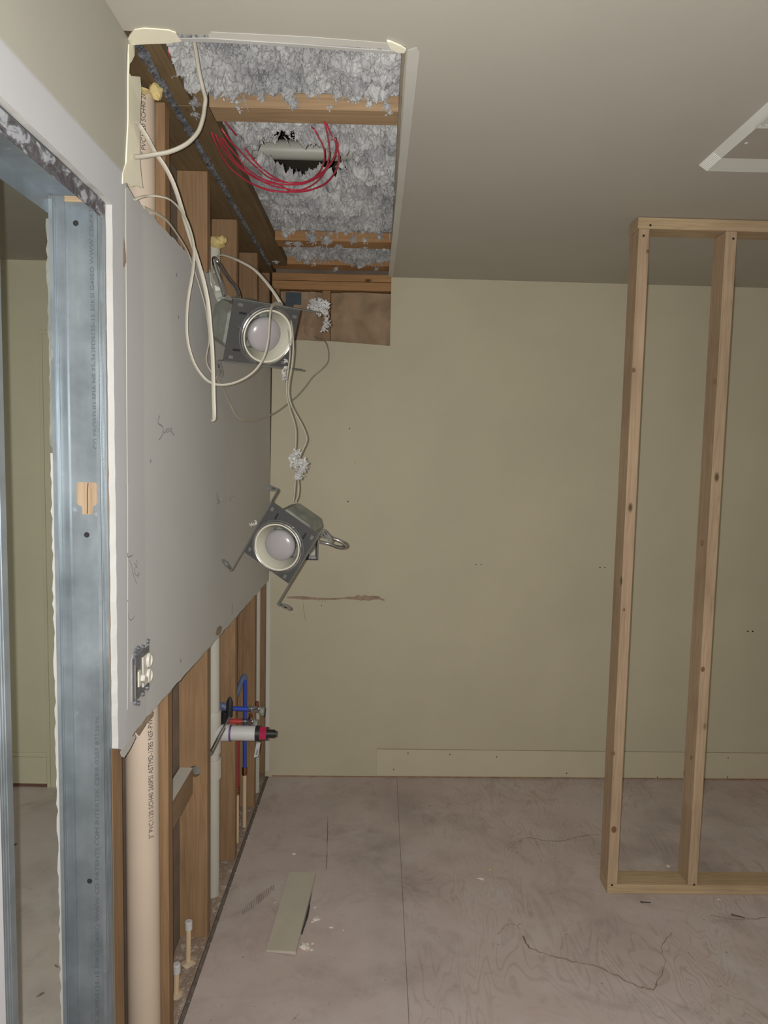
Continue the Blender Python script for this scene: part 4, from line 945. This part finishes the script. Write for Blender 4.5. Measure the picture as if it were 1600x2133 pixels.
m = MB(); m.tube([PZ(349, 105, 2.47), PZ(350, 112, 2.468), PZ(353, 118, 2.466), PZ(355, 126, 2.47)], .0024, 6, smooth=3); tag(m.build('wire_scrap', M['red_wire'], smooth=True), 'tiny red wire end poking from the insulation near the top left corner', 'wire')
# white pipe above the ceiling
p = PZ(525, 310, 2.62); q = PZ(705, 315, 2.62)
dv = (q-p); tag(MB().tube([p-dv*.6, q+dv*.5], .031, 28).build('horizontal_pipe', M['pvc_white'], smooth=True), 'white horizontal pipe crossing above the ceiling opening behind the red coil', 'pipe')

# ================================================================ BLOWN INSULATION
rng = np.random.default_rng(5)
def vnoise(X_, Y_, f, seed):
    r_ = np.random.default_rng(seed); G_ = r_.random((256, 256)); x = X_*f; y = Y_*f
    xi = np.floor(x).astype(int); yi = np.floor(y).astype(int); fx = x-xi; fy = y-yi; fx = fx*fx*(3-2*fx); fy = fy*fy*(3-2*fy)
    g = lambda a, b: G_[a % 256, b % 256]
    return (g(xi, yi)*(1-fx)+g(xi+1, yi)*fx)*(1-fy)+(g(xi, yi+1)*(1-fx)+g(xi+1, yi+1)*fx)*fy
def insulation():
    x0, x1, y0_, y1_ = .040, .60, 1.44, 3.30; st_ = .0019
    nx = int((x1-x0)/st_); ny = int((y1_-y0_)/st_)
    X_, Y_ = np.meshgrid(np.linspace(x0, x1, nx), np.linspace(y0_, y1_, ny), indexing='ij')
    wx = X_+.012*(vnoise(X_, Y_, 30, 1)-.5)+.006*(vnoise(X_, Y_, 80, 21)-.5); wy = Y_+.012*(vnoise(X_, Y_, 30, 2)-.5)+.006*(vnoise(X_, Y_, 80, 22)-.5)
    bil = lambda f, s: np.abs(2*vnoise(wx, wy, f, s)-1)
    n = .036*(vnoise(wx, wy, 8, 3)-.5) + .030*bil(20, 4)**.7 + .022*bil(44, 5)**.7 + .013*bil(95, 6)**.7 + .006*vnoise(X_, Y_, 220, 7)
    jd = np.minimum(np.abs(Y_-1.79), np.abs(Y_-2.86)); Z = 2.516 - n + .030*np.clip(1-jd/.05, 0, 1)*(Y_ < 2.87)
    # void round the pipe (pixel outline carried onto z=2.50)
    a = PZ(535, 335, 2.50); b = PZ(735, 335, 2.50); cx_, cy_ = (a.x+b.x)/2, PZ(640, 330, 2.5).y
    e = ((X_-cx_)/(.5*(b.x-a.x)))**2 + ((Y_-cy_)/.155)**2 + .9*(vnoise(X_, Y_, 24, 8)-.5) + .35*(vnoise(X_, Y_, 70, 18)-.5)
    Z += .05*np.clip(1.5-e, 0, 1)
    keep = e > .9
    # wood strip keeps free of it
    J = ((Y_ > 1.784) & (Y_ < 1.874)); J2 = ((Y_ > 2.85) & (Y_ < 2.96))
    Z = np.where(J, np.maximum(Z, 2.497), Z)
    over = vnoise(X_, Y_, 14, 9)
    cover = (over > 9)
    Z = np.where(J2 & ~cover, np.maximum(Z, 2.497), Z); Z = np.where(J2 & cover, np.minimum(Z, 2.446-.4*n), Z)
    Z = np.where(X_ > .552, np.maximum(Z, 2.455), Z)
    Z = np.where((X_ < .10+.05*vnoise(X_, Y_, 18, 12)) & (Y_ > 1.79), np.maximum(Z, 2.495), Z)
    sel = (rng.random(14000)*nx*ny).astype(int); F_ = MB()
    xs_, ys_, zs_, ks_ = X_.ravel()[sel], Y_.ravel()[sel], Z.ravel()[sel], keep.ravel()[sel]
    for k in range(14000):
        if not ks_[k] or zs_[k] > 2.505 or xs_[k] > .552: continue
        p0 = Vector((xs_[k], ys_[k], zs_[k]+.001)); d = Vector((random.gauss(0, 1), random.gauss(0, 1), -abs(random.gauss(0, .7)))).normalized()*random.uniform(.004, .014)
        a_ = d.orthogonal().normalized()*random.uniform(.0004, .0016); b2 = d.cross(a_).normalized()*a_.length*.6; m_ = p0+d*.5+a_*1.5
        F_.add([p0, m_+a_, m_+b2, m_-a_-b2, p0+d], [(0, 1, 2), (0, 2, 3), (0, 3, 1), (4, 2, 1), (4, 3, 2), (4, 1, 3)])
    tag(F_.build('insulation_fibres', M['fluff'], fixn=False), 'short fuzzy fibres covering the blown insulation in the ceiling', 'insulation', kind='stuff')
    idx = np.arange(nx*ny).reshape(nx, ny)
    q = np.stack([idx[:-1, :-1], idx[1:, :-1], idx[1:, 1:], idx[:-1, 1:]], -1)[keep[:-1, :-1] & keep[1:, 1:]]
    V = np.stack([X_+.004*(vnoise(X_, Y_, 150, 31)-.5), Y_+.004*(vnoise(X_, Y_, 150, 32)-.5), Z], -1).reshape(-1, 3)
    used = np.unique(q); rem = -np.ones(nx*ny, int); rem[used] = np.arange(len(used)); V = V[used]; q = rem[q]
    me = bpy.data.meshes.new('blown_insulation'); nf = len(q)
    me.vertices.add(len(V)); me.vertices.foreach_set('co', (V-np.array([.3, 2.4, 2.44])).ravel())
    me.loops.add(nf*4); me.loops.foreach_set('vertex_index', q.ravel().astype(np.int32))
    me.polygons.add(nf); me.polygons.foreach_set('loop_start', np.arange(0, nf*4, 4, dtype=np.int32)); me.polygons.foreach_set('loop_total', np.full(nf, 4, dtype=np.int32))
    me.update(); me.validate(); me.polygons.foreach_set('use_smooth', [True]*len(me.polygons)); me.materials.append(M['fluff'])
    o = bpy.data.objects.new('blown_insulation', me); col.objects.link(o); o.location = (.3, 2.4, 2.44)
    return tag(o, 'grey-white blown insulation filling the ceiling opening between the joists', 'insulation', kind='stuff')
insulation()
def tufts(cs, name, label, mat, sz, dens=.0042):
    m = MB()
    for (c, r) in cs:
        n_ = max(10, int((r/dens)**2))
        for i in range(min(n_, 260)):
            d = Vector((random.gauss(0, 1), random.gauss(0, 1), random.gauss(0, 1))).normalized()*r*random.uniform(.55, 1.0)
            p0 = Vector(c)+d
            ax_ = Vector((random.gauss(0, 1), random.gauss(0, 1), random.gauss(0, 1))).normalized()
            ln = random.uniform(.5, 1.4)*sz; wd = ln*random.uniform(.12, .4); s1 = ax_.orthogonal().normalized(); s2 = ax_.cross(s1)
            tip = p0+ax_*ln; mid_ = p0+ax_*ln*.5+s1*ln*.2
            ring = [mid_+s1*wd, mid_+s2*wd*.6, mid_-s1*wd, mid_-s2*wd*.6]
            m.add([p0, *ring, tip], [(0, 1, 2), (0, 2, 3), (0, 3, 4), (0, 4, 1), (5, 2, 1), (5, 3, 2), (5, 4, 3), (5, 1, 4)])
        m.add(*blob(c, r*.62, random.random()*9, amp=.5, sub=2))
    o = m.build(name, M[mat], fixn=False)
    return tag(o, label, 'insulation')
# tufts dangling out of the ceiling insulation
cs = []; z_ = 2.452
for (a, b, r) in [(600, 200, .017), (607, 212, .013), (612, 222, .009), (480, 185, .013), (470, 195, .010), (493, 212, .008), (497, 226, .006), (690, 222, .006), (805, 222, .012), (812, 234, .008), (404, 215, .012), (408, 238, .010), (560, 178, .013), (640, 190, .012), (735, 205, .012), (770, 215, .010),
                  (712, 345, .014), (718, 362, .012), (728, 378, .009), (690, 280, .014), (650, 290, .010), (620, 285, .012), (540, 285, .014), (530, 305, .010), (570, 275, .012), (600, 275, .010), (745, 330, .014), (735, 300, .013), (505, 330, .010), (545, 345, .012), (560, 350, .008),
                  (770, 372, .009), (800, 390, .010), (820, 400, .008), (825, 420, .006), (640, 545, .015), (634, 575, .010), (632, 590, .007), (700, 560, .012), (785, 560, .012), (790, 578, .008), (730, 520, .014), (600, 505, .013), (660, 515, .014), (575, 545, .012), (800, 520, .012), (760, 500, .013)]:
    cs.append((PZ(a, b, z_-.001), r*1.0))
for a, b, r in [(620, 505, .022), (650, 495, .026), (680, 500, .026), (705, 512, .024), (640, 525, .020), (672, 530, .022), (700, 535, .016), (735, 500, .018), (760, 515, .012), (595, 490, .014), (612, 520, .012), (655, 548, .012), (790, 495, .012), (720, 545, .010), (612, 215, .014), (480, 192, .014), (600, 190, .018)]:
    cs.append((PZ(a, b, z_+.002), r))
for i in range(150):
    x = random.uniform(.12, .54); y = random.choice([random.uniform(1.50, 1.77), random.uniform(1.90, 2.84), random.uniform(2.98, 3.22)])
    pp = Vector((x, y, 2.470)); a_ = PZ(640, 330, 2.5)
    if abs(x-a_.x-.01) < .13 and abs(y-a_.y) < .17: continue
    cs.append((pp, random.uniform(.006, .015)))
o = tufts(cs, 'insulation_tufts', 'loose shreds of insulation dangling from the ceiling opening', 'fluff', .009, .0024); o['kind'] = 'stuff'
# strands
m = MB()
for i in range(300):
    x = random.uniform(.12, .55); y = random.choice([random.uniform(1.50, 1.79), random.uniform(1.90, 2.0), random.uniform(2.3, 2.86), random.uniform(2.98, 3.25)])
    p0 = Vector((x, y, 2.475)); L_ = random.uniform(.01, .035)
    pts = [p0]
    for k in range(3): pts.append(pts[-1]+Vector((random.gauss(0, .4), random.gauss(0, .4), -1)).normalized()*L_/3)
    r = random.uniform(.0006, .0022); m.tube(pts, [r, r*1.2, r*.8, r*.3], 4)
o = m.build('insulation_strands', M['fluff'], fixn=False); tag(o, 'thin strands hanging from the blown insulation in the ceiling', 'insulation', kind='stuff')
def clump(px, name, label, mat='whitefluff', sz=.010):
    return tag(tufts([(PY(a, b, y), r) for a, b, y, r in px], name, label, mat, sz, .0015), label, 'insulation', kind='stuff')
clump([(655, 630, 2.20, .012), (668, 632, 2.20, .014), (680, 638, 2.20, .010), (660, 645, 2.2, .012), (672, 648, 2.2, .012), (650, 640, 2.2, .009), (679, 652, 2.20, .008), (681, 664, 2.2, .007), (678, 676, 2.2, .008), (675, 684, 2.2, .007), (683, 672, 2.2, .006)], 'insulation_clump', 'white insulation clump on the bar end of the upper light')
clump([(596, 752, 2.05, .006), (595, 766, 2.06, .007), (592, 778, 2.06, .008), (591, 790, 2.06, .006), (594, 783, 2.06, .005)], 'insulation_clump', 'small white insulation scrap stuck beneath the upper light plate', sz=.007)
clump([(617, 945, 2.14, .011), (613, 955, 2.14, .012), (617, 965, 2.14, .011), (628, 962, 2.15, .011), (632, 975, 2.16, .011), (625, 985, 2.16, .012), (622, 994, 2.17, .010), (638, 966, 2.16, .008), (607, 970, 2.15, .006)], 'insulation_clump', 'white insulation clump wrapped round the cables above the lower light')
clump([(533, 1090, 2.20, .006), (526, 1093, 2.20, .005)], 'insulation_clump', 'little white insulation scrap at the left edge of the lower light', sz=.007)
# torn drywall and plastic scraps where cables pass the top edge of the left wall
tp_ = [(436, 560), (447, 588), (462, 600), (468, 612), (474, 618), (463, 622), (455, 632), (448, 620), (444, 606), (438, 590)]
P = [PY(a, b, 2.16) for a, b in tp_]
tag(MB().prism([(p.x, p.z) for p in P], 2.158, 2.162, lambda u, v, w_: (u, w_+.02*math.sin(u*60), v)).build('plastic_scrap', M['clear']), 'cloudy torn plastic scrap behind the upper light near the white pipe', 'plastic scrap')

# ================================================================ THINGS ON THE FLOOR
q = [PZ(602, 1816, .012), PZ(658, 1817, .018), PZ(616, 1982, .018), PZ(555, 1979, .006)]
th = .011
bd = MB(); bd.hexa([Vector((p.x, p.y, p.z-th if p.z-th > .0006 else .0006)) for p in q[::-1]]+[Vector((p.x, p.y, p.z)) for p in q[::-1]])
tag(bd.build('board_offcut', M['wallboard']), 'flat beige board offcut lying on the plywood floor', 'board')
sh = MB()
for (a, b, c_, d2) in [(629, 1946, 650, 1858), (634, 1930, 646, 1885), (628, 1944, 638, 1912)]:
    sh.tube([PZ(a, b, .003), PZ((a+c_)/2+1, (b+d2)/2, .004), PZ(c_, d2, .003)], [.003, .0055, .001], 6, flat=.5)
tag(sh.build('dark_splinter', plain('dark_splinter', (.06, .055, .06), .8)), 'dark splinter strip poking out along the beige board', 'splinter')
M['crumb'] = plain('plaster_crumb_white', (.74, .69, .61), .9, var=.06)
def chip(px, py, r, seed, label, sq=(1, .7, .3), mat='crumb'):
    p = PZ(px, py, 0); m = MB(); m.add(*blob((p.x, p.y, r*.22), r, seed, sq, .5, 2, 1.3))
    for i in range(3): m.add(*blob((p.x+random.uniform(-1, 1)*r*1.3, p.y+random.uniform(-1, 1)*r, r*.12), r*.3, seed+i, (1, .8, .5), .4, 1))
    tag(m.build('plaster_crumb', M[mat]), label, 'plaster crumb', 'crumbs on the plywood floor')
chip(660, 1916, .014, 1, 'white plaster flake to the right of the beige board')
chip(635, 1974, .018, 2, 'crumpled white scrap by the near right corner of the beige board', (1, .9, .5))
chip(656, 1891, .005, 3, 'tiny white crumb beside the middle of the beige board')
chip(690, 1932, .007, 4, 'faint pale crumb some way right of the beige board')
chip(1002, 1831, .010, 5, 'pale plaster smear in the middle of the floor')
chip(1022, 1811, .008, 6, 'tan crumb just beyond the plaster smear mid floor', mat='foam')
chip(612, 1779, .008, 7, 'brownish white crumb behind the beige board')
chip(1392, 1805, .008, 8, 'pale crumb on the floor inside the stud frame')
chip(1497, 1874, .006, 9, 'white crumb at the foot of the frame bottom plate')
chip(574, 1880, .004, 10, 'white speck between the left wall and the board')
chip(715, 1938, .003, 12, 'white speck right of the beige board')
for i, (a, b, c_, d2, lb) in enumerate([(1336, 1879, 1356, 1880, 'small dark nail lying in front of the frame bottom plate'), (1525, 1905, 1552, 1912, 'longer dark nail on the floor at lower right')]):
    o = empty('nail', PZ(a, b, .002), lb, 'nail'); A_, B_ = PZ(a, b, .002), PZ(c_, d2, .002)
    MB().tube([A_, B_], [.002, .0016], 8).build('shank', M['rust'], o); MB().tube([A_-(B_-A_).normalized()*.0015, A_], .0045, 10).build('head', M['rust'], o)
for (a, b, c_, d2, lb) in [(76, 2076, 92, 2067, 'brown wood sliver on the hall floor seen through the opening'), (24, 1761, 35, 1758, 'dark sliver on the hall floor near the left edge'), (114, 2010, 122, 2014, 'dark chip on the hall floor beside the metal stud')]:
    tag(MB().tube([PZ(a, b, .003), PZ((a+c_)/2, (b+d2)/2, .004), PZ(c_, d2, .003)], [.002, .005, .002], 5, flat=.5).build('wood_sliver', dkc), lb, 'wood sliver')
# crumbs along the bottom plate (uncountable plaster dust)
m = MB()
for i in range(230):
    if random.random() < .6: x, y = random.uniform(-.095, -.014), random.choice([random.uniform(1.86, 2.17), random.uniform(2.25, 2.6), random.uniform(2.68, 3.02), random.uniform(3.1, 3.35)])
    else: x, y = random.uniform(.004, .05)*random.random(), random.uniform(1.6, 3.3)
    r = random.uniform(.0008, .0028); bmv, bf_ = blob((x, y, r*.4), r, i, (1, 1, .6), .4, 1); m.add(bmv, bf_)
for i in range(120):
    x = random.uniform(.02, 2.3); y = yb(x)-abs(random.gauss(0, .02))-.004; r = random.uniform(.001, .003); m.add(*blob((x, y, r*.4), r, i, (1, 1, .6), .4, 1))
tag(m.build('plaster_dust', M['gypsum'], fixn=False), 'scattered plaster crumbs along the exposed bottom plate and wall foot', 'debris', kind='stuff')

for o in bpy.data.objects:
    if '_o' in o: del o['_o']
